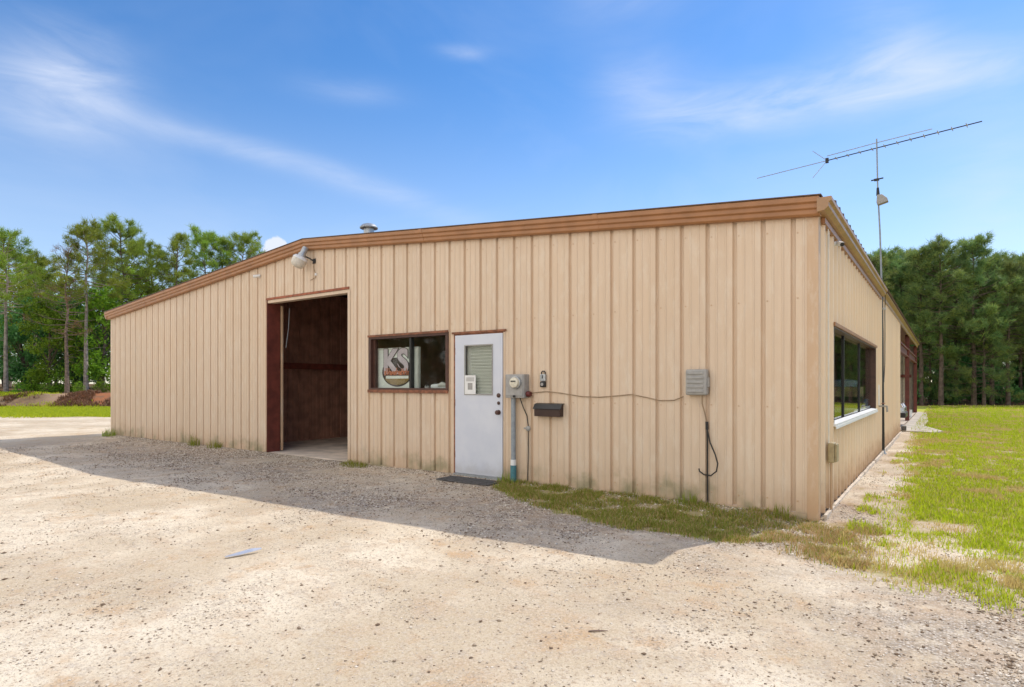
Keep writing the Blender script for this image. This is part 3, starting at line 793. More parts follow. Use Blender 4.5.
SHIFT = 0
wire = MB().tube([(-3.70, -.045, 1.215), (-3.55, -.04, 1.245), (-3.35, -.04, 1.262), (-3.14, -.04, 1.245), (-2.8, -.04, 1.20), (-2.54, -.04, 1.195), (-2.3, -.04, 1.215), (-2.1, -.04, 1.235), (-1.9, -.04, 1.20), (-1.73, -.04, 1.165), (-1.55, -.045, 1.17), (-1.43, -.06, 1.215)], .0065, 6)
tag(obj('wall_cable', wire, M['tancable'], None, 0, (-2.5, -.04, 1.2)), 'thin tan cable sagging along the front wall between meter and utility box', 'cable')

# yard lamp
lp = thing('yard_lamp', 'dusk to dawn yard lamp with white bowl on the gable peak above the bay door', 'lamp', (-8.55, -.03, 3.6))
HC = Vector((-8.60, -.22, 3.69)); AX = Vector((-.34, -.28, -.90)).normalized()
obj('arm', MB().tube([(-8.44, -.04, 3.64), (-8.49, -.10, 3.69), HC - AX * .06], .014, 8).box(-8.48, -8.40, -.045, -.036, 3.60, 3.69), M['cable'], lp)
obj('housing', MB().lathe(HC, AX, [(a_ * .84, b_ * .84) for a_, b_ in [(0, -.27), (.055, -.268), (.066, -.25), (.066, -.12), (.085, -.09), (.09, -.03), (.05, -.02)]], 20), M['steel'], lp)
obj('reflector', MB().lathe(HC, AX, [(a_ * .84, b_ * .84) for a_, b_ in [(.06, -.05), (.12, -.04), (.158, .0), (.165, .03), (.158, .03), (.12, -.025), (.06, -.04)]], 28), M['white'], lp)
obj('lens', MB().lathe(HC, AX, [(a_ * .84, b_ * .84) for a_, b_ in [(.157, .03), (.158, .09), (.145, .16), (.11, .205), (.05, .225), (0, .228)]], 28), M['lens'], lp)
obj('wire', MB().tube([(-8.46, -.045, 3.56), (-8.40, -.05, 3.42), (-8.39, -.045, 3.34), (-8.55, -.045, 3.30)], .006, 6), M['tancable'], lp)
obj('photocell', MB().lathe((-8.385, -.045, 3.37), (0, 0, 1), [(0, 0), (.022, 0), (.022, .04), (0, .05)], 12), M['white'], lp)

def bullet_cam(label, base, d, wall):
    base = Vector(base); d = Vector(d).normalized(); wall = Vector(wall)
    c = thing('security_camera', label, 'camera', base, 'small white wall cameras')
    j = base + wall * .043
    obj('bracket', MB().lathe(base, wall, [(a_ * .72, b_ * .72) for a_, b_ in [(0, .0), (.042, 0), (.042, .012), (.016, .02), (.016, .06)]], 14), M['white'], c)
    obj('body', MB().lathe(j, d, [(a_ * .72, b_ * .72) for a_, b_ in [(0, -.07), (.034, -.068), (.04, -.05), (.04, .11), (.036, .12)]], 16), M['white'], c)
    obj('lens', MB().lathe(j, d, [(a_ * .72, b_ * .72) for a_, b_ in [(.035, .10), (.033, .118), (.0, .119)]], 16), M['black'], c)
bullet_cam('small white bullet camera on the front wall left of the yard lamp', (-10.22, -.032, 3.55), (-.62, -.75, -.18), (0, -1, 0))
SHIFTY = 0; SHIFT = 0
bullet_cam('small white camera under the gutter on the sunlit side wall', (.034, .92, 3.0), (.55, -.8, -.35), (1, 0, 0))

# ------------------------------------------------------------------ fittings on the side wall
ob = thing('outlet_box', 'weathered tan outlet box with conduit on the side wall near the corner', 'outlet box', (.034, .55, 0))
obj('box', MB().box(.035, .10, .40, .56, .50, .72), M['tanbox'], ob, .012)
obj('cover', MB().box(.101, .125, .41, .55, .51, .71), M['tanbox'], ob, .01)
obj('conduit', MB().tube([(.06, .48, .5), (.06, .48, -.08)], .013, 8), M['cornerp'], ob)
obj('upper_conduit', MB().tube([(.050, .36, .72), (.050, .34, 1.4), (.050, .33, 2.2), (.050, .33, 3.05)], .007, 8), M['offwhite'], ob)
hb = thing('hose_spigot', 'small metal hose spigot with white cover on the side wall beyond the big window', 'spigot', (.034, 6.9, .9))
obj('pipe', MB().tube([(.034, 6.9, .93), (.16, 6.9, .93)], .016, 8).tube([(.16, 6.9, .94), (.17, 6.9, .82)], .018, 8), M['grey'], hb)
obj('handle', MB().lathe((.10, 6.9, .95), (0, 0, 1), [(0, .03), (.035, .03), (.04, .04), (0, .045)], 12), M['rust'], hb)
obj('cover_plate', MB().box(.034, .045, 6.70, 6.82, .95, 1.35), M['white'], hb)

SHIFT = 0
# antenna
an = thing('television_antenna', 'tall television antenna mast strapped to the side wall with a long boom above the roof', 'antenna', (.055, 7.62, -.1))
PX = .055; AY = 7.62
obj('mast', MB().tube([(PX - .03, AY, 3.36), (PX - .06, AY, 4.5), (PX - .10, AY, 5.4), (PX - .12, AY, 6.46)], [.018, .016, .014, .013], 8), M['conduit'], an)
obj('lower_mast', MB().tube([(PX, AY, -.08), (PX - .015, AY, 1.6), (PX - .03, AY, 3.36)], .025, 8), M['black'], an)
obj('wall_bracket', MB().box(.0, .10, AY - .02, AY + .02, 2.9, 2.94), M['steel'], an)
obj('lead_cable', MB().tube([(PX + .03, AY + .04, 3.2), (.06, AY + .3, 2.9), (.05, AY + .5, 2.4), (.05, AY + .45, 1.8), (.06, AY + .05, 1.4)], .008, 6), M['cable'], an)
obj('mast_foot', MB().lathe((PX, AY, -.09), (0, 0, 1), [(0, 0), (.06, 0), (.06, .02), (.03, .05), (.024, .10)], 14), M['conduit'], an)
mid = Vector((PX - .115, AY, 6.27)); A = mid + Vector((1.72, -.20, .05)); B = mid - (A - mid).normalized() * .95; Cc = mid - (A - mid).normalized() * 2.46
bd = (A - B).normalized(); perp = Vector((0, 0, 1)).cross(bd).normalized()
boom = obj('boom', MB().tube([A, B], .011, 8), M['black'], an)
obj('tail_rod', MB().tube([B, Cc], .008, 6), M['steel'], an)
obj('upper_strut', MB().tube([B + Vector((0, 0, .10)), mid + Vector((0, 0, .11)), mid + bd * .95 + Vector((0, 0, .10))], .008, 6), M['steel'], an)
for i in range(11):
    p = B + bd * (.18 + i * (A - B).length * .93 / 11)
    l = .10 + .003 * i
    obj('element', MB().tube([p - perp * l, p + perp * l], .007, 6).tube([p - bd * .016, p + bd * .016], .016, 6), M['steel'], an)
for k in (-1, 1):
    obj('reflector_arm', MB().tube([B, B - bd * .30 + Vector((0, 0, .30 * k)) + perp * .02], .0065, 6), M['steel'], an)
obj('feed_point', MB().obox(B + Vector((0, 0, .0)), (.03, 0, 0), (0, .03, 0), (0, 0, .05)), M['black'], an)
zc = 5.61
obj('crossbar', MB().tube([(PX - .22, AY, zc), (PX + .0, AY, zc + .015)], .014, 6).obox((PX - .12, AY, zc), (.045, 0, 0), (0, .03, 0), (0, 0, .02)), M['black'], an)
hz = 5.16
obj('amplifier_housing', MB().prism([(-.03, .12), (.06, .12), (.15, .03), (.17, -.04), (-.02, -.09), (-.04, -.04)], lambda p: (PX - .08 + p[0], AY - .07, hz + p[1]), lambda p: (PX - .08 + p[0], AY + .07, hz + p[1])), M['lightgrey'], an, .01)
obj('coupling', MB().tube([(PX - .095, AY, 5.28), (PX - .10, AY, 5.44)], [.034, .022], 10), M['black'], an)

# roof vent
vt = thing('roof_vent', 'small grey mushroom vent pipe standing on the roof near the ridge', 'vent', (-7.98, .9, 3.98))
obj('pipe', MB().lathe((-7.98, .9, 3.96), (0, 0, 1), [(.16, 0), (.11, .06), (.10, .08), (.10, .45)], 18), M['steel'], vt)
obj('cap', MB().lathe((-7.98, .9, 4.39), (0, 0, 1), [(.10, .01), (.17, -.02), (.175, .0), (.13, .05), (.06, .075), (0, .08)], 18), M['steel'], vt)

# ------------------------------------------------------------------ things seen through the windows
sg = thing('company_sign', 'ivory sign board with pale KS letters over a dark oval behind the front window', 'sign', (-6.47, .22, 1.275))
SY = .128
sx0, sx1, sz0, sz1 = -6.84, -5.925, 1.275, 1.945
obj('board', MB().box(sx0, sx1, SY, SY + .03, sz0, sz1), M['ivory'], sg, .004)
mb = MB().box(sx0 - .03, sx0, SY - .01, SY + .04, sz0 - .002, sz1 + .03).box(sx1, sx1 + .03, SY - .01, SY + .04, sz0 - .002, sz1 + .03).box(sx0, sx1, SY - .01, SY + .04, sz1, sz1 + .03)
obj('frame', mb, M['offwhite'], sg)
scx, scz = -6.395, 1.575
def disc(cx, cz, rx, rz, ya, yb, a0=0, a1=2 * math.pi, n=40):
    pts = [(cx + rx * math.cos(a0 + (a1 - a0) * i / n), cz + rz * math.sin(a0 + (a1 - a0) * i / n)) for i in range(n if a1 - a0 > 6.2 else n + 1)]
    return MB().prism(pts, lambda p: (p[0], yb, p[1]), lambda p: (p[0], ya, p[1]))
obj('oval', disc(scx, scz - .01, .36, .245, SY - .004, SY - .001), M['signdark'], sg)
obj('lower_oval', disc(scx, scz - .10, .285, .125, SY - .008, SY - .005, math.pi, 2 * math.pi), M['olive'], sg)
obj('pale_band', MB().box(scx - .265, scx + .27, SY - .0085, SY - .005, scz - .118, scz - .072), M['ivory'], sg)
def text_part(name, s, size, x, z, y, off, ext, mat, parent, sxx=1.0):
    cu = bpy.data.curves.new(name, 'FONT'); cu.body = s; cu.size = size; cu.offset = off; cu.extrude = ext; cu.align_x = 'CENTER'
    cu.space_character = .96
    tmp = bpy.data.objects.new('tmp_' + name, cu); COL.objects.link(tmp)
    me = bpy.data.meshes.new_from_object(tmp, depsgraph=bpy.context.evaluated_depsgraph_get())
    bpy.data.objects.remove(tmp); bpy.data.curves.remove(cu)
    R = Matrix.Translation(Vector((x, y, z)) - ROOT[parent.name]) @ Matrix.Rotation(math.pi / 2, 4, 'X') @ Matrix.Diagonal((sxx, 1, 1, 1))
    me.transform(R); me.materials.clear(); me.materials.append(mat)
    o = bpy.data.objects.new(name, me); COL.objects.link(o); o.parent = parent; return o
text_part('letter_outline', 'KS', .56, scx - .03, 1.555, SY - .010, .034, .0015, M['signdark'], sg, .98)
text_part('letters', 'KS', .56, scx - .03, 1.555, SY - .014, .022, .0015, M['lilac'], sg, .98)
# dark swooping bird shape across the letters
bird = [(-.02, .165), (.03, .10), (.075, .065), (.16, .03), (.215, .005), (.20, .045), (.12, .085), (.10, .13), (.05, .15), (.02, .20), (-.01, .235)]
obj('bird_mark', MB().prism([(p[0], p[1] + 1.50) for p in bird], lambda p: (scx + p[0] - .0, SY - .0165, p[1]), lambda p: (scx + p[0], SY - .0195, p[1])), M['signdark'], sg)
# lower word, too small to read in the photo: orange strokes of lettering
mb = MB(); xx = -.285
rr = random.Random(3)
while xx < .285:
    w_ = rr.uniform(.022, .038); h_ = rr.choice((.075, .075, .11, .125, .07))
    zb = 1.512
    mb.box(scx + xx, scx + xx + w_ * .42, SY - .026, SY - .021, zb, zb + h_)
    mb.box(scx + xx + w_ * .42, scx + xx + w_, SY - .026, SY - .021, zb + rr.choice((0, .025, .05)), zb + rr.choice((.062, .075)))
    xx += w_ + .006
obj('orange_lettering', mb, M['orange'], sg)

rl = thing('white_roll', 'white cloth roll lying on the front window ledge right of the sign', 'cloth roll', (-5.50, .24, 1.27))
obj('roll', MB().tube([(-5.68, .22, 1.318), (-5.62, .22, 1.322), (-5.36, .24, 1.325)], [.042, .048, .05], 14), M['white'], rl)
obj('loose_end', MB().tube([(-5.52, .20, 1.34), (-5.45, .20, 1.36), (-5.36, .21, 1.345)], [.03, .042, .03], 12), M['offwhite'], rl)
jr = thing('small_jar', 'small grey jar on the front window ledge beside the white roll', 'jar', (-5.80, .22, 1.27))
obj('body', MB().lathe((-5.80, .22, 1.271), (0, 0, 1), [(0, 0), (.035, 0), (.038, .01), (.038, .055), (.028, .065)], 16), M['grey'], jr)
obj('lid', MB().lathe((-5.80, .22, 1.336), (0, 0, 1), [(.030, 0), (.030, .018), (0, .02)], 16), M['signdark'], jr)

SHIFT = 0.19
dk = thing('desk', 'dark desk with a white edged top standing inside the big side window', 'desk', (-.62, 4.9, 0))
obj('desk_top', MB().box(-1.0, -.24, 3.6, 6.1, .925, .965), M['white'], dk)
obj('desk_body', MB().box(-.98, -.28, 3.65, 6.05, .002, .924), M['signdark'], dk)
bx = thing('dark_box', 'dark closed box on the desk under the slatted wooden crate', 'box', (-.52, 4.9, .966))
obj('body', MB().box(-.86, -.27, 4.55, 5.3, .967, 1.12), M['signdark'], bx); obj('lid', MB().box(-.865, -.265, 4.54, 5.31, 1.121, 1.15), M['signdark'], bx)
cr = thing('slatted_crate', 'brown slatted wooden crate stacked on a dark box inside the side window', 'crate', (-.52, 4.9, 1.151))
mb = MB()
for i in range(4):
    za = 1.153 + i * .042
    mb.box(-.84, -.27, 4.58, 4.595, za, za + .034).box(-.84, -.27, 5.255, 5.27, za, za + .034).box(-.285, -.27, 4.595, 5.255, za, za + .034).box(-.84, -.825, 4.595, 5.255, za, za + .034)
obj('slats', mb, M['wood'], cr)
mb = MB()
for a in (-.82, -.31):
    for b in (4.597, 5.23): obj('corner_post', MB().box(a, a + .022, b, b + .022, 1.161, 1.32), M['wood'], cr)
obj('bottom', MB().box(-.82, -.29, 4.60, 5.25, 1.152, 1.16), M['wood'], cr)
tbn = thing('pale_blue_tub', 'pale blue plastic tub on top of the slatted crate', 'tub', (-.55, 4.9, 1.321))
obj('body', MB().lathe((-.55, 4.9, 1.322), (0, 0, 1), [(0, 0), (.21, 0), (.225, .06), (.23, .085)], 24), M['palebl'], tbn)
obj('lid', MB().lathe((-.55, 4.9, 1.405), (0, 0, 1), [(.24, 0), (.24, .012), (.15, .035), (0, .04)], 24), M['palebl'], tbn)
bb = thing('blue_bin', 'small bright blue plastic bin on the desk end right of the crate', 'bin', (-.36, 5.75, .966))
obj('body', MB().prism([(-.46, 5.6), (-.26, 5.6), (-.26, 5.95), (-.46, 5.95)], lambda p: (p[0], p[1], .967), lambda p: (p[0], p[1], 1.07)), M['blueplastic'], bb, .01)
obj('rim', MB().box(-.47, -.25, 5.59, 5.96, 1.071, 1.085), M['blueplastic'], bb)

SHIFT = 0
# ------------------------------------------------------------------ on the ground
mt_ = thing('door_mat', 'dark rubber mat on the ground before the white door', 'mat', (-4.55, -.35, -.03))
mz = float(gz(-4.55, -.35)) + .022
obj('mat', MB().box(-4.98, -4.02, -.46, -.10, mz - .02, mz), M['rubber'], mt_, .008)
mb = MB()
for i in range(9): mb.box(-4.94, -4.06, -.44 + i * .036, -.425 + i * .036, mz + .0005, mz + .006)
obj('ribs', mb, M['rubber'], mt_)
P0 = Vector((-3.63, -4.40, float(gz(-3.63, -4.40)) + .016)); P1 = Vector((-3.585, -4.11, float(gz(-3.585, -4.11)) + .03))
d = (P1 - P0); s_ = Vector((d.y, -d.x, 0)).normalized() * .022
mb = MB()
q = [P0 - s_ * .7, P0 + s_ * .7, P0 + d * .35 - s_ + Vector((0, 0, .006)), P0 + d * .35 + s_ + Vector((0, 0, -.004)), P0 + d * .75 - s_ + Vector((0, 0, .014)), P0 + d * .75 + s_, P1 - s_ * .35 + Vector((0, 0, .006)), P1 + s_ * .3]
mb.add([v for v in q] + [v - Vector((0, 0, .004)) for v in q], [(0, 1, 3, 2), (2, 3, 5, 4), (4, 5, 7, 6), (8, 10, 11, 9), (10, 12, 13, 11), (12, 14, 15, 13), (0, 2, 10, 8), (2, 4, 12, 10), (4, 6, 14, 12), (1, 9, 11, 3), (3, 11, 13, 5), (5, 13, 15, 7), (0, 8, 9, 1), (6, 7, 15, 14)])
tag(obj('metal_strip', mb, simple('bare_aluminium', (.72, .72, .73), .35, .6, .1), None, 0, P0), 'bent strip of silver sheet metal lying on the sandy yard', 'metal strip')
P0 = Vector((*from_view(.475, 3.44), 0)); P0.z = float(gz(P0.x, P0.y)) + .004
tw = MB().tube([P0 + Vector((-.035, -.02, 0)), P0 + Vector((0, 0, .004)), P0 + Vector((.03, .03, .002)), P0 + Vector((.06, .035, .006))], [.004, .005, .004, .002], 6)
tag(obj('twig', tw, M['deadwood'], None, 0, P0), 'short brown twig lying on the sunlit sand near the front', 'twig')

# concrete apron in front of the rear bay
ap = MB().prism([(.02, 14.2), (.85, 13.9), (1.05, 14.6), (.55, 17), (.6, 20), (.4, 27.9), (.02, 27.9)], lambda p: (p[0], p[1], -.2), lambda p: (p[0], p[1], .0))
structure(obj('concrete_apron', ap, M['concrete']), 'pale concrete apron along the rear open bay', 'paving')

# parked car in the rear bay, nose out to the lawn
car = thing('parked_car', 'white car parked nose out in the open rear bay', 'car', (-2.18, 16.75, 0), None, 1e-6)
def loft(secs, smooth=False):
    m_ = MB(); n = len(secs[0]); vs = [p for s_ in secs for p in s_]; fs = []
    for i in range(len(secs) - 1):
        for k in range(n): fs.append((i * n + k, i * n + (k + 1) % n, (i + 1) * n + (k + 1) % n, (i + 1) * n + k))
    fs += [tuple(range(n - 1, -1, -1)), tuple(range((len(secs) - 1) * n, len(secs) * n))]
    m_.add(vs, fs, smooth); return m_
def csec(x, w, zb, zt): return [(x, -w * .92, zb), (x, w * .92, zb), (x, w, zb + .15), (x, w, zt - .14), (x, w * .88, zt), (x, -w * .88, zt), (x, -w, zt - .14), (x, -w, zb + .15)]
body = loft([csec(-2.2, .74, .42, .86), csec(-2.05, .84, .30, .93), csec(-1.0, .88, .24, .95), csec(.3, .88, .24, .95), csec(1.2, .87, .24, .90), csec(1.9, .83, .26, .80), csec(2.15, .74, .34, .66), csec(2.22, .66, .40, .60)])
obj('body', body, M['carpaint'], car, .03)
def gsec(x, w, zb, zt, k=.82): return [(x, -w, zb), (x, w, zb), (x, w * k, zt), (x, -w * k, zt)]
obj('cabin_glass', loft([gsec(-1.75, .74, .92, .95), gsec(-1.15, .78, .93, 1.36), gsec(.05, .79, .93, 1.40), gsec(.98, .76, .90, .93)]), M['carglass'], car)
obj('roof', loft([gsec(-1.2, .66, 1.362, 1.375, .97), gsec(-.6, .66, 1.39, 1.42, .93), gsec(-.1, .66, 1.403, 1.432, .93), gsec(.12, .65, 1.385, 1.40, .97)]), M['carpaint'], car, .01)
for sx_ in (-1.3, 1.35):
    for sy_ in (-.80, .80):
        w_ = obj('wheel', MB().lathe((sx_, sy_ - .1, .32), (0, 1, 0), [(.20, 0), (.30, .0), (.32, .03), (.32, .17), (.30, .2), (.20, .2)], 24), M['rubber'], car)
        obj('rim', MB().lathe((sx_, sy_ - .09, .32), (0, 1, 0), [(0, .0), (.06, 0), (.19, .02), (.2, .01), (.2, .17), (.19, .16), (.06, .18), (0, .18)], 20), M['chrome'], w_)
for sy_ in (-.58, .58):
    obj('headlight', MB().obox((2.10, sy_, .67), (.08, 0, 0), (0, .14, 0), (-.03, 0, .06)), M['chrome'], car, .02)
obj('grille', MB().obox((2.215, 0, .55), (.012, 0, 0), (0, .36, 0), (0, 0, .045)), M['black'], car)
obj('bumper', MB().obox((2.18, 0, .36), (.08, 0, 0), (0, .76, 0), (0, 0, .08)), M['black'], car, .02)
for sy_ in (-.88, .88):
    obj('mirror', MB().obox((.62, sy_ * 1.07, .98), (.05, 0, 0), (0, .08, 0), (0, 0, .055)), M['carpaint'], car, .02)
bk = thing('white_bucket', 'white plastic bucket beside the first red column of the rear bay', 'bucket', (.02, 22.6, 0))
obj('body', MB().lathe((-.08, 22.6, .002), (0, 0, 1), [(0, 0), (.085, 0), (.10, .30), (.105, .31), (.098, .31), (.09, .05), (0, .04)], 20), M['white'], bk)
obj('handle', MB().tube([(-.08, 22.5, .29), (-.03, 22.52, .25), (.03, 22.6, .22), (-.03, 22.68, .25), (-.08, 22.7, .29)], .006, 6), M['steel'], bk)
blk = thing('dark_block', 'dark block standing at the wall end before the rear bay', 'block', (.16, 14.25, 0))
obj('block', MB().box(.05, .17, 14.12, 14.4, 0.002, .12), M['rubber'], blk, .01); obj('cap', MB().box(.06, .16, 14.14, 14.38, .121, .135), M['grey'], blk)

# ------------------------------------------------------------------ tufts of weeds at the foot of the walls
def weed_clump(x, y, r, h, n, label, group=None, mat='weed', squash=1.0):
    a = RNG.uniform(0, 6.28, n); rr_ = r * np.sqrt(RNG.random(n))
    xs = x + rr_ * np.cos(a); ys = np.minimum(y + rr_ * np.sin(a) * .45, -.045) if y > -.4 and x < 0 else y + rr_ * np.sin(a)
    hh = h * (.35 + .65 * RNG.random(n)) * (1 - .5 * rr_ / r)
    z0_ = float(gz(x, y)); P, Fc = blades(xs, ys, hh, np.full(n, .007 + .010 * h), .8)
    P = P - np.array([x, y, z0_])
    me = np_mesh('weed_clump', P, Fc, M[mat]); o = bpy.data.objects.new('weed_clump', me); COL.objects.link(o); o.location = (x, y, z0_)
    return tag(o, label, 'weeds', group)
weed_clump(-17.0, -.14, .32, .34, 120, 'leafy weed clump at the far left corner of the building', 'weeds at the foot of the wall')
weed_clump(-12.6, -.12, .22, .36, 80, 'taller weed clump of two at the wall left of the bay door', 'weeds at the foot of the wall')
weed_clump(-11.75, -.12, .26, .30, 80, 'lower weed clump of two at the wall left of the bay door', 'weeds at the foot of the wall')
weed_clump(-7.15, -.16, .34, .16, 240, 'low grassy clump at the wall just right of the bay door', 'weeds at the foot of the wall')
weed_clump(-3.95, -.12, .16, .24, 60, 'weed clump at the foot of the electric meter conduit', 'weeds at the foot of the wall')
weed_clump(-3.05, -.10, .14, .17, 45, 'weed clump at the wall under the right end of the mailbox', 'weeds at the foot of the wall')
weed_clump(-2.0, -.11, .14, .16, 50, 'weed clump at the wall midway between mailbox and utility box', 'weeds at the foot of the wall')
weed_clump(-1.32, -.12, .16, .24, 60, 'weed clump at the wall beside the hanging black cable', 'weeds at the foot of the wall')
weed_clump(-.33, -.16, .16, .26, 60, 'tall thin weed clump at the wall next to the front corner', 'weeds at the foot of the wall')

# ------------------------------------------------------------------ trees
def tri_cards(P, D, ln, wd):
    """one tapering triangle per row: base P, direction D"""
    n = len(P); D = D / np.maximum(np.linalg.norm(D, axis=1, keepdims=True), 1e-6)
    R = RNG.normal(size=(n, 3)); Wv = np.cross(D, R); Wv /= np.maximum(np.linalg.norm(Wv, axis=1, keepdims=True), 1e-6)
    Vv = np.stack([P - Wv * wd[:, None] / 2, P + Wv * wd[:, None] / 2, P + D * ln[:, None]], 1)
    return Vv.reshape(-1, 3)
def quad_cards(P, N, s):
    n = len(P); N = N / np.maximum(np.linalg.norm(N, axis=1, keepdims=True), 1e-6)
    R = RNG.normal(size=(n, 3)); U = np.cross(N, R); U /= np.maximum(np.linalg.norm(U, axis=1, keepdims=True), 1e-6); Wv = np.cross(N, U)
    s = s[:, None]
    Vv = np.stack([P - U * s, P - Wv * s * .45, P + U * s, P + Wv * s * .45], 1)
    return Vv.reshape(-1, 3)

def pine(seed, H, cb, cr, limbs, needles, lw, r0=.165, bare=0.0, droop=0.0, tl=.42, dead_limbs=0):
    """returns trunk MB and needle triangles; cb = height share where the crown starts"""
    rd = random.Random(seed); tb_ = MB(); Ps = []; Ds = []
    bend = [(rd.uniform(-.12, .12), rd.uniform(-.12, .12)) for _ in range(7)]
    pts = [(0, 0, -.3)] + [(bend[i][0] * (i / 3), bend[i][1] * (i / 3), H * (i + 1) / 7) for i in range(7)]
    tb_.tube(pts, [r0 * 1.25] + [r0 * (1 - .135 * (i + .3)) for i in range(7)], 8)
    def axis_at(z):
        f = max(0, min(6.999, z / H * 7 - 1 + 1)); i = int(f); i = min(i, 6); a = Vector(pts[i]); b = Vector(pts[i + 1])
        return a.lerp(b, f - i)
    ang = rd.random() * 6.28
    for i in range(limbs):
        tt = (i + rd.random() * .8) / limbs
        z = H * (cb + (1 - cb) * tt); ang += 2.4 + rd.uniform(-.5, .5)
        prof = (math.sin(math.pi * min(1, .18 + .62 * tt + .12)) ** .8) * (1 - .42 * tt) + .10
        ln = cr * prof * rd.uniform(.55, 1.25)
        up = -.12 - droop + .95 * tt ** 1.3 + rd.uniform(-.15, .2)
        d = Vector((math.cos(ang), math.sin(ang), up)).normalized()
        a = axis_at(z); b = a + d * ln * .55 + Vector((0, 0, -.03 * ln)); e = a + d * ln + Vector((0, 0, .12 * ln))
        tb_.tube([a, b, e], [.045 * (1 - .6 * tt) + .008, .024, .008], 5, False)
        tips = [(e, (e - b).normalized())]
        for k in range(rd.choice((2, 3, 3, 4))):
            f = rd.uniform(.35, .95); p0 = a.lerp(b, f * 2) if f < .5 else b.lerp(e, f * 2 - 1)
            dd = (d + Vector((rd.uniform(-.9, .9), rd.uniform(-.9, .9), rd.uniform(-.15, .75)))).normalized(); l2 = ln * rd.uniform(.22, .45)
            p1 = p0 + dd * l2; tb_.tube([p0, p1], [.014, .006], 4, False); tips.append((p1, dd))
            tips.append((p0.lerp(p1, .55), dd))
        if rd.random() < bare: continue
        for p, dd in tips:
            for _ in range(3):
                Ps.append(p + Vector((rd.gauss(0, .11), rd.gauss(0, .11), rd.gauss(0, .10)))); Ds.append(dd)
    a = axis_at(H)
    for _ in range(10):
        Ps.append(a + Vector((rd.gauss(0, .16), rd.gauss(0, .16), rd.uniform(-.7, .15)))); Ds.append(Vector((0, 0, 1)))
    for i in range(dead_limbs):
        z = H * (.18 + (cb - .18) * rd.random()); an_ = rd.random() * 6.28; ln = rd.uniform(.5, 1.6)
        a = axis_at(z); e = a + Vector((math.cos(an_) * ln, math.sin(an_) * ln, rd.uniform(-.4, .35)))
        tb_.tube([a, a.lerp(e, .5) + Vector((0, 0, .1)), e], [.03, .018, .006], 4, False)
    P = np.array([tuple(p) for p in Ps]); D = np.array([tuple(d) for d in Ds])
    P = np.repeat(P, needles, 0); D = np.repeat(D, needles, 0) * .55 + RNG.normal(size=P.shape) * .65 + np.array([0, 0, .25])
    n = len(P); P = P + RNG.normal(size=P.shape) * .06
    return tb_, tri_cards(P, D, tl * RNG.uniform(.6, 1.15, n), np.full(n, lw))

def broadleaf(seed, H, cb, cr, lobes, leaves, ls, r0=.14):
    rd = random.Random(seed); tb_ = MB(); Ps = []
    top = Vector((rd.uniform(-.4, .4), rd.uniform(-.4, .4), H * .78))
    tb_.tube([(0, 0, -.3), (top.x * .3, top.y * .3, H * .3), tuple(top * .8), tuple(top)], [r0 * 1.2, r0 * .8, r0 * .4, .03], 7)
    for i in range(lobes):
        an_ = i * 2.4 + rd.random(); tt = rd.random(); z = H * (cb + (1 - cb) * (.08 + .84 * tt))
        w = math.sin(math.pi * (.12 + .80 * tt)) ** .7
        rr_ = cr * w * rd.uniform(.25, .85); c_ = Vector((math.cos(an_) * rr_, math.sin(an_) * rr_, z))
        s_ = cr * rd.uniform(.24, .42)
        base = Vector((top.x * .4, top.y * .4, max(.2, z - s_ - rr_ * .6)))
        tb_.tube([base, base.lerp(c_, .6) + Vector((0, 0, .08)), c_], [.05, .03, .012], 5, False)
        for _ in range(int(leaves / lobes / 9)):
            v = Vector((rd.gauss(0, 1), rd.gauss(0, 1), rd.gauss(0, 1))).normalized() * s_ * rd.uniform(.55, 1.0) ** .5
            v.z *= .7
            Ps.append(tuple(c_ + v))
    P = np.repeat(np.array(Ps), 9, 0) + RNG.normal(size=(len(Ps) * 9, 3)) * .13
    N = RNG.normal(size=P.shape) + np.array([0, 0, .7])
    return tb_, quad_cards(P, N, ls * RNG.uniform(.6, 1.25, len(P)))

def make_tree(kind, spec, needle_mat, bark_mat, crown='crown'):
    tb_, V_ = spec
    root = bpy.data.objects.new(kind, None); COL.objects.link(root); root.empty_display_size = .3; ROOT[root.name] = Vector((0, 0, 0))
    obj('trunk', tb_, M[bark_mat], root)
    if len(V_):
        k = 3 if needle_mat in ('pine', 'pinedark', 'deadneedle') else 4
        me = np_mesh(crown, V_, np.arange(len(V_)).reshape(-1, k), M[needle_mat]); c_ = bpy.data.objects.new(crown, me); COL.objects.link(c_); c_.parent = root
    return root

PROTO = {}
USED = set()
def plant(key, X, Z, s, label, cat, group, rz=None, name=None, dz=0.0, sz=None):
    """first call uses the prototype itself, later ones copy it with its parts"""
    src = PROTO[key]
    if key in USED:
        r = src.copy(); COL.objects.link(r)
        for ch in src.children:
            c_ = ch.copy(); COL.objects.link(c_); c_.parent = r
    else:
        r = src; USED.add(key)
    x, y = from_view(X, Z)
    r.location = (x, y, float(gz(x, y)) + dz); r.rotation_euler = (0, 0, random.random() * 6.28 if rz is None else rz); r.scale = (s, s, s if sz is None else sz)
    tag(r, label, cat, group)
    return r

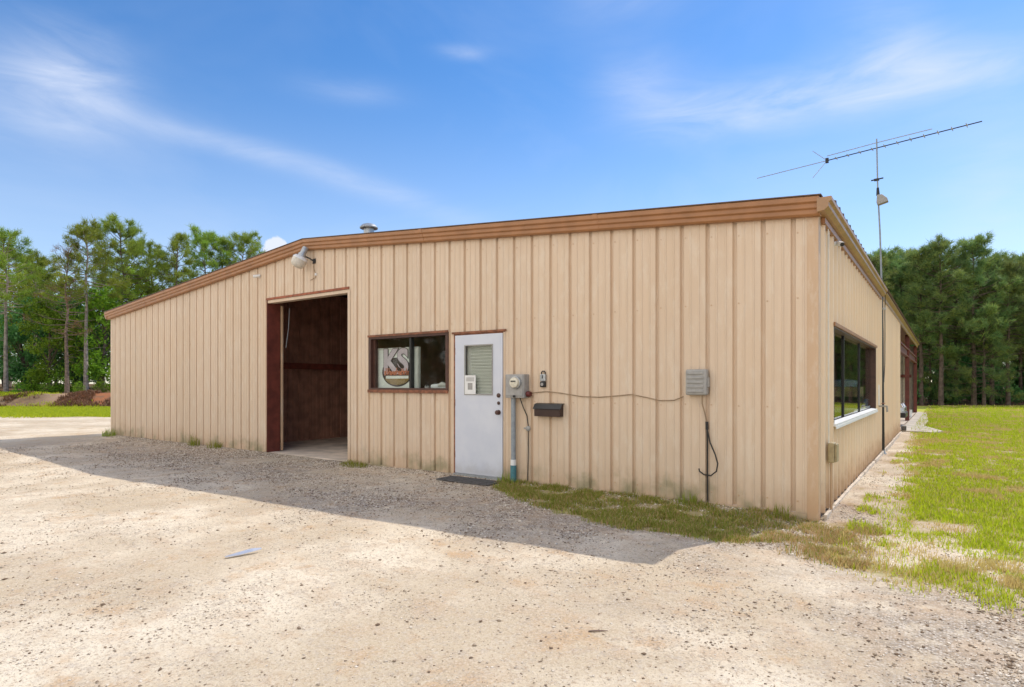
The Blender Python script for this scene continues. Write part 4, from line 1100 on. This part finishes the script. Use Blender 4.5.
PROTO['pa'] = make_tree('pine_tree', pine(1, 13, .50, 2.9, 50, 13, .034, dead_limbs=6), 'pine', 'barkpale')
PROTO['pb'] = make_tree('pine_tree', pine(2, 13, .60, 2.5, 44, 13, .034, dead_limbs=9), 'pine', 'barkpale')
PROTO['pc'] = make_tree('pine_tree', pine(3, 13, .42, 3.3, 60, 14, .034, dead_limbs=4), 'pine', 'bark')
PROTO['pthin'] = make_tree('pine_tree', pine(4, 13, .62, 1.8, 30, 11, .036, bare=.25, dead_limbs=8), 'pine', 'bark')
PROTO['pdead'] = make_tree('bare_pine_tree', pine(5, 13, .38, 2.3, 62, 3, .025, bare=.80, dead_limbs=10), 'deadneedle', 'deadwood')
PROTO['da'] = make_tree('pine_tree', pine(11, 12, .40, 2.5, 58, 13, .036, dead_limbs=10), 'pinedark', 'bark')
PROTO['db'] = make_tree('pine_tree', pine(12, 12, .48, 2.2, 52, 13, .036, dead_limbs=12), 'pinedark', 'bark')
PROTO['dc'] = make_tree('pine_tree', pine(13, 12, .32, 2.7, 64, 13, .036, dead_limbs=6), 'pinedark', 'bark')
PROTO['dlow'] = make_tree('pine_tree', pine(14, 9, .14, 2.7, 60, 14, .036, droop=.08), 'pinedark', 'bark')
PROTO['bl'] = make_tree('broadleaf_tree', broadleaf(21, 8, .08, 2.6, 26, 6500, .13), 'leaf', 'bark')
PROTO['by'] = make_tree('broadleaf_tree', broadleaf(22, 9, .22, 2.8, 24, 6500, .13), 'leafyel', 'bark')
PROTO['bd'] = make_tree('broadleaf_tree', broadleaf(23, 7, .04, 2.6, 26, 6500, .14), 'leafdark', 'bark')
PROTO['sh'] = make_tree('shrub', broadleaf(24, 1.7, .02, 1.0, 12, 1500, .085, .04), 'leaf', 'bark')
PROTO['shd'] = make_tree('shrub', broadleaf(25, 2.4, .02, 1.5, 14, 2000, .10, .05), 'leafdark', 'bark')

def px(p, Z): return (p - CX) / F_PX * Z
GL_ = 'pines on the red bank at the left'
H13 = lambda top, Z, base: (CAM[2] + (HY - top) / F_PX * Z - base) / 13.9
left = [  # key, px, Z, top px, label
    ('pa', 6, 41, 227, 'tall pine with a pale bare trunk at the left edge of the photo'),
    ('pdead', 67, 40, 240, 'nearly bare brown pine, its dead branches grey against the green trees'),
    ('pb', 86, 41, 221, 'tall pine with a straight grey trunk right of the bare brown pine'),
    ('pc', 122, 45, 219, 'tallest full green pine just left of the building roof end'),
    ('pc', 152, 48, 243, 'wide green pine right of the tallest one, over the building roof end'),
    ('pthin', 178, 46, 226, 'slender thin pine with open sky on both sides over the roof slope'),
    ('pb', 205, 50, 230, 'left one of three thin pine tops over the roof slope left of the gable'),
    ('pthin', 222, 51, 234, 'middle one of three thin pine tops over the roof slope left of the gable'),
    ('pa', 241, 52, 231, 'right one of three thin pine tops over the roof slope left of the gable'),
    ('pb', 35, 47, 252, 'lower pine between the left edge pine and the bare brown pine'),
]
for k, p, Z, top, lab in left:
    s = H13(top, Z, .8); plant(k, px(p, Z), Z, s, lab, 'pine tree', GL_)
GB = 'broadleaf trees behind the left bank'
for k, p, Z, s, lab in [('by', 38, 52, 1.22, 'yellow green broadleaf tree rising between the left edge pine and the bare pine'),
                        ('bl', 50, 42.2, .84, 'bright green broadleaf tree left of the bare brown pine trunk'),
                        ('bd', 26, 45, 1.0, 'dark green broadleaf tree beside the trunk of the left edge pine'),
                        ('bl', 102, 42.2, .9, 'bright green broadleaf tree just left of the building corner'),
                        ('bd', 76, 46, .98, 'dark green broadleaf tree between the two tall trunks'),
                        ('by', 136, 50, 1.15, 'yellow green broadleaf tree over the left end of the roof')]:
    plant(k, px(p, Z), Z, s, lab, 'tree', GB)
for i in range(16):
    p = -110 + i * 24 + random.uniform(-8, 8); Z = random.uniform(50, 60)
    plant(random.choice(('bd', 'bd', 'bl')), px(p, Z), Z, random.uniform(.75, 1.0), 'dark broadleaf tree deep in the wood behind the red bank', 'tree', 'broadleaf trees deep in the left wood')
for i in range(12):
    p = -120 + i * 27 + random.uniform(-8, 8); Z = random.uniform(52, 64)
    plant(random.choice(('pb', 'pa', 'pthin')), px(p, Z), Z, random.uniform(.72, .95), 'background pine deep in the wood behind the red bank', 'pine tree', 'pines deep in the left wood')
for p, Z, s in ((-30, 40, 1), (18, 39.6, .45), (45, 40.5, .5), (98, 39.6, .45), (78, 39.4, .42), (115, 40, .9), (-70, 41, 1.2), (33, 42, .9), (60, 42, 1.0)):
    plant('sh', px(p, Z), Z, s, 'small green shrub at the top of the red bank', 'shrub', 'shrubs on the red bank')
for i in range(24):
    X = -46 + random.uniform(-7, 7); Z = 16 - i * 1.6 + random.uniform(-1, 1)
    plant(('bd', 'pb', 'bl', 'bd')[i % 4], X, Z, random.uniform(.9, 1.1), 'tree at the far left side of the yard, seen only mirrored in the front window', 'tree', 'trees mirrored in the front window')
# the wood beyond the lawn on the right
GR_ = 'pines of the wood beyond the lawn'
R13 = lambda top, Z, h: (CAM[2] + (HY - top) / F_PX * Z + .05) / (h * 1.06)
front_row = [('da', 868, 41, 256), ('db', 884, 43, 248), ('da', 902, 42, 258), ('dc', 921, 40.5, 246), ('db', 941, 39.5, 237), ('da', 956, 42, 252),
             ('dc', 974, 39.5, 236), ('db', 992, 41, 252), ('da', 1008, 40, 262), ('dc', 1030, 41, 250), ('db', 1052, 40, 246), ('da', 1080, 42, 248), ('dc', 1112, 41, 246), ('db', 1150, 42, 244)]
labs = {941: 'tall dark pine next left of the tallest pine in the wood beyond the lawn',
        974: 'tallest bushy topped pine of the wood beyond the lawn', 1008: 'lower pine at the right edge of the photo beyond the lawn'}
for k, p, Z, top in front_row:
    s = R13(top, Z, 12); plant(k, px(p, Z), Z, s, labs.get(p, 'dark pine in the front row of the wood beyond the lawn'), 'pine tree', GR_)
plant('dlow', px(984, 39), 39, .62, 'low dense young pine with foliage close to the ground before the tall pines', 'pine tree', GR_)
plant('dlow', px(930, 42), 42, .60, 'young dense pine standing among the trunks left of the low dense one', 'pine tree', GR_)
for i in range(44):
    p = 846 + (i * 37) % 420 + random.uniform(-9, 9); Z = 44 + 30 * random.random()
    s = R13(random.uniform(250, 285), Z, 12)
    plant(random.choice(('da', 'db', 'dc')), px(p, Z), Z, s, 'dark pine standing deep in the wood beyond the lawn', 'pine tree', 'pines deep in the right wood')
for i in range(38):
    p = 850 + (i * 61) % 430 + random.uniform(-8, 8); Z = 45 + 18 * random.random()
    plant('bd', px(p, Z), Z, random.uniform(.6, 1.1), 'dark understorey broadleaf tree in the wood beyond the lawn', 'tree', 'understorey trees in the right wood')
for i in range(20):
    p = 858 + (i * 47) % 380 + random.uniform(-8, 8); Z = 41 + 5 * random.random()
    plant(random.choice(('shd', 'shd', 'sh')), px(p, Z), Z, random.uniform(.55, 1.15), 'low shrub at the edge of the wood beyond the lawn', 'shrub', 'shrubs at the wood edge beyond the lawn')

# ------------------------------------------------------------------ light, sky, camera
SUN = Vector((.92, 2.43, 3.34)).normalized()
sl = bpy.data.lights.new('sun', 'SUN'); sl.energy = 2.4; sl.angle = math.radians(.5); sl.color = (1.0, .92, .80)
so = bpy.data.objects.new('sun', sl); COL.objects.link(so); so.rotation_euler = SUN.to_track_quat('Z', 'Y').to_euler(); so.location = SUN * 60

wd = bpy.data.worlds.new('World'); SC.world = wd; wd.use_nodes = True
nt_ = wd.node_tree; nt_.nodes.clear()
def N(typ, **kw):
    n_ = nt_.nodes.new(typ)
    for k, v in kw.items(): setattr(n_, k, v)
    return n_
Lk = nt_.links.new
def mth(op, a, b=None, clamp=False):
    n_ = N('ShaderNodeMath', operation=op, use_clamp=clamp)
    for i, v in enumerate((a, b)):
        if v is None: continue
        if isinstance(v, (int, float)): n_.inputs[i].default_value = v
        else: Lk(v, n_.inputs[i])
    return n_.outputs[0]
sky = N('ShaderNodeTexSky', sky_type='NISHITA'); sky.sun_disc = False
sky.sun_elevation = math.asin(SUN.z); sky.sun_rotation = math.atan2(SUN.x, SUN.y)
sky.air_density = 1.0; sky.dust_density = .2; sky.ozone_density = 2.0
tc = N('ShaderNodeTexCoord'); dv = tc.outputs['Generated']
def dirpx(px_, py_):
    a = (px_ - CX) / F_PX; b = (HY - py_) / F_PX
    return Vector((CC * a - SS, SS * a + CC, b)).normalized()
def dotv(v):
    n_ = N('ShaderNodeVectorMath', operation='DOT_PRODUCT'); Lk(dv, n_.inputs[0]); n_.inputs[1].default_value = v; return n_.outputs['Value']
def cloud(pa, pb, width, amp):
    """a soft streak in the sky between two directions"""
    a, b = dirpx(*pa), dirpx(*pb); c_ = (a + b).normalized(); t_ = (b - a); half = t_.length / 2; t_ = (t_ - c_ * t_.dot(c_)).normalized(); bn = c_.cross(t_)
    u = mth('DIVIDE', dotv(t_), half); v = mth('DIVIDE', dotv(bn), width / F_PX)
    q_ = mth('ADD', mth('MULTIPLY', u, u), mth('MULTIPLY', v, v))
    e = mth('POWER', 2.718, mth('MULTIPLY', q_, -1.0))
    return mth('MULTIPLY', mth('MULTIPLY', e, mth('GREATER_THAN', dotv(c_), 0.0)), amp)
def wnoise(scale, detail, sc3, rough=.6):
    m_ = N('ShaderNodeVectorMath', operation='MULTIPLY'); Lk(dv, m_.inputs[0]); m_.inputs[1].default_value = sc3
    n_ = N('ShaderNodeTexNoise'); n_.inputs['Scale'].default_value = scale; n_.inputs['Detail'].default_value = detail; n_.inputs['Roughness'].default_value = rough
    n_.inputs['Distortion'].default_value = .6; Lk(m_.outputs[0], n_.inputs['Vector']); return n_.outputs[0]
ST = [((-40, 70), (125, 108), 34, .55), ((40, 30), (110, 110), 34, .35), ((90, 108), (300, 165), 9, .34), ((230, 140), (480, 225), 11, .32),
      ((300, 85), (400, 95), 10, .22), ((440, 51), (486, 54), 6, .45), ((650, 118), (840, 95), 20, .7), ((600, 80), (690, 95), 26, .40),
      ((800, 95), (1040, 55), 20, .75), ((850, 20), (930, 45), 24, .45), ((930, 200), (1060, 180), 50, .30), ((560, 10), (680, -10), 16, .22)]
tot = None
for s_ in ST:
    c_ = cloud(*s_); tot = c_ if tot is None else mth('ADD', tot, c_)
wn = wnoise(6.0, 8, (1, 1, 4.0), .6); mr = N('ShaderNodeMapRange'); Lk(wn, mr.inputs[0]); mr.inputs[1].default_value = .28; mr.inputs[2].default_value = .74; mr.inputs[3].default_value = .18; mr.inputs[4].default_value = 1.0
cir = mth('MULTIPLY', tot, mr.outputs[0])
veil = N('ShaderNodeMapRange'); Lk(wnoise(2.2, 5, (1, 1, 2.4)), veil.inputs[0]); veil.inputs[1].default_value = .45; veil.inputs[2].default_value = .8; veil.inputs[4].default_value = .12
cir = mth('ADD', cir, veil.outputs[0])
sz_ = N('ShaderNodeSeparateXYZ'); Lk(dv, sz_.inputs[0])
hz_ = N('ShaderNodeMapRange', interpolation_type='SMOOTHSTEP'); Lk(sz_.outputs[2], hz_.inputs[0]); hz_.inputs[1].default_value = .48; hz_.inputs[2].default_value = .08; hz_.inputs[4].default_value = .36
cir = mth('ADD', cir, hz_.outputs[0])
# small bright cumulus low over the left roof slope
cu = mth('ADD', cloud((262, 251), (290, 252), 12, 1.2), cloud((268, 246), (286, 246), 7, .8))
cu = mth('MULTIPLY', cu, mth('ADD', mth('MULTIPLY', wnoise(60, 4, (1, 1, 1)), 1.6), .2))
cus = N('ShaderNodeMapRange', interpolation_type='SMOOTHSTEP'); Lk(cu, cus.inputs[0]); cus.inputs[1].default_value = .35; cus.inputs[2].default_value = .75
fac = mth('MAXIMUM', mth('MINIMUM', cir, .8), cus.outputs[0], True)
SKYK = .12
hs = N('ShaderNodeHueSaturation'); hs.inputs['Saturation'].default_value = 1.3; hs.inputs['Hue'].default_value = .504; Lk(sky.outputs[0], hs.inputs['Color'])
mixc = N('ShaderNodeMix', data_type='RGBA'); Lk(fac, mixc.inputs[0]); Lk(hs.outputs[0], mixc.inputs[6]); mixc.inputs[7].default_value = (4.6, 5.0, 5.9, 1)
# unseen bright cloud added behind and left of the photographer to lift the shade
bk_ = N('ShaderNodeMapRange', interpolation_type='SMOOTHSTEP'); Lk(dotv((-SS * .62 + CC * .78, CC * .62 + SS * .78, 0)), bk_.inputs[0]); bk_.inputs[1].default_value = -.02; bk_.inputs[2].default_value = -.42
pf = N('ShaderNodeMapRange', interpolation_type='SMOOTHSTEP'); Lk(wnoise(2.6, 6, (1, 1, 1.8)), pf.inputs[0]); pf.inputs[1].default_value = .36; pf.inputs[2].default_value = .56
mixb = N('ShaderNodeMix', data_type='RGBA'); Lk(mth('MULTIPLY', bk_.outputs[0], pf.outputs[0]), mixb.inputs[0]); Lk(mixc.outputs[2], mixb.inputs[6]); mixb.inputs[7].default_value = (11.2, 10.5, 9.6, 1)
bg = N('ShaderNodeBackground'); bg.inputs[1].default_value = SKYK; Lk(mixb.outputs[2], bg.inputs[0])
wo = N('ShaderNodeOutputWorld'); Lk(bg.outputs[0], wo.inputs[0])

cd = bpy.data.cameras.new('camera'); co = bpy.data.objects.new('camera', cd); COL.objects.link(co)
co.location = CAM; co.rotation_euler = (math.radians(90), 0, math.atan2(SS, CC))
cd.sensor_width = 36; cd.lens = F_PX / 1024 * 36; cd.shift_y = (HY - 343.5) / 1024; cd.clip_end = 3000; cd.clip_start = .05
SC.camera = co
SC.view_settings.view_transform = 'Standard'; SC.view_settings.look = 'None'; SC.view_settings.exposure = .58; SC.view_settings.gamma = 1
SC.cycles.max_bounces = 8; SC.cycles.transparent_max_bounces = 16
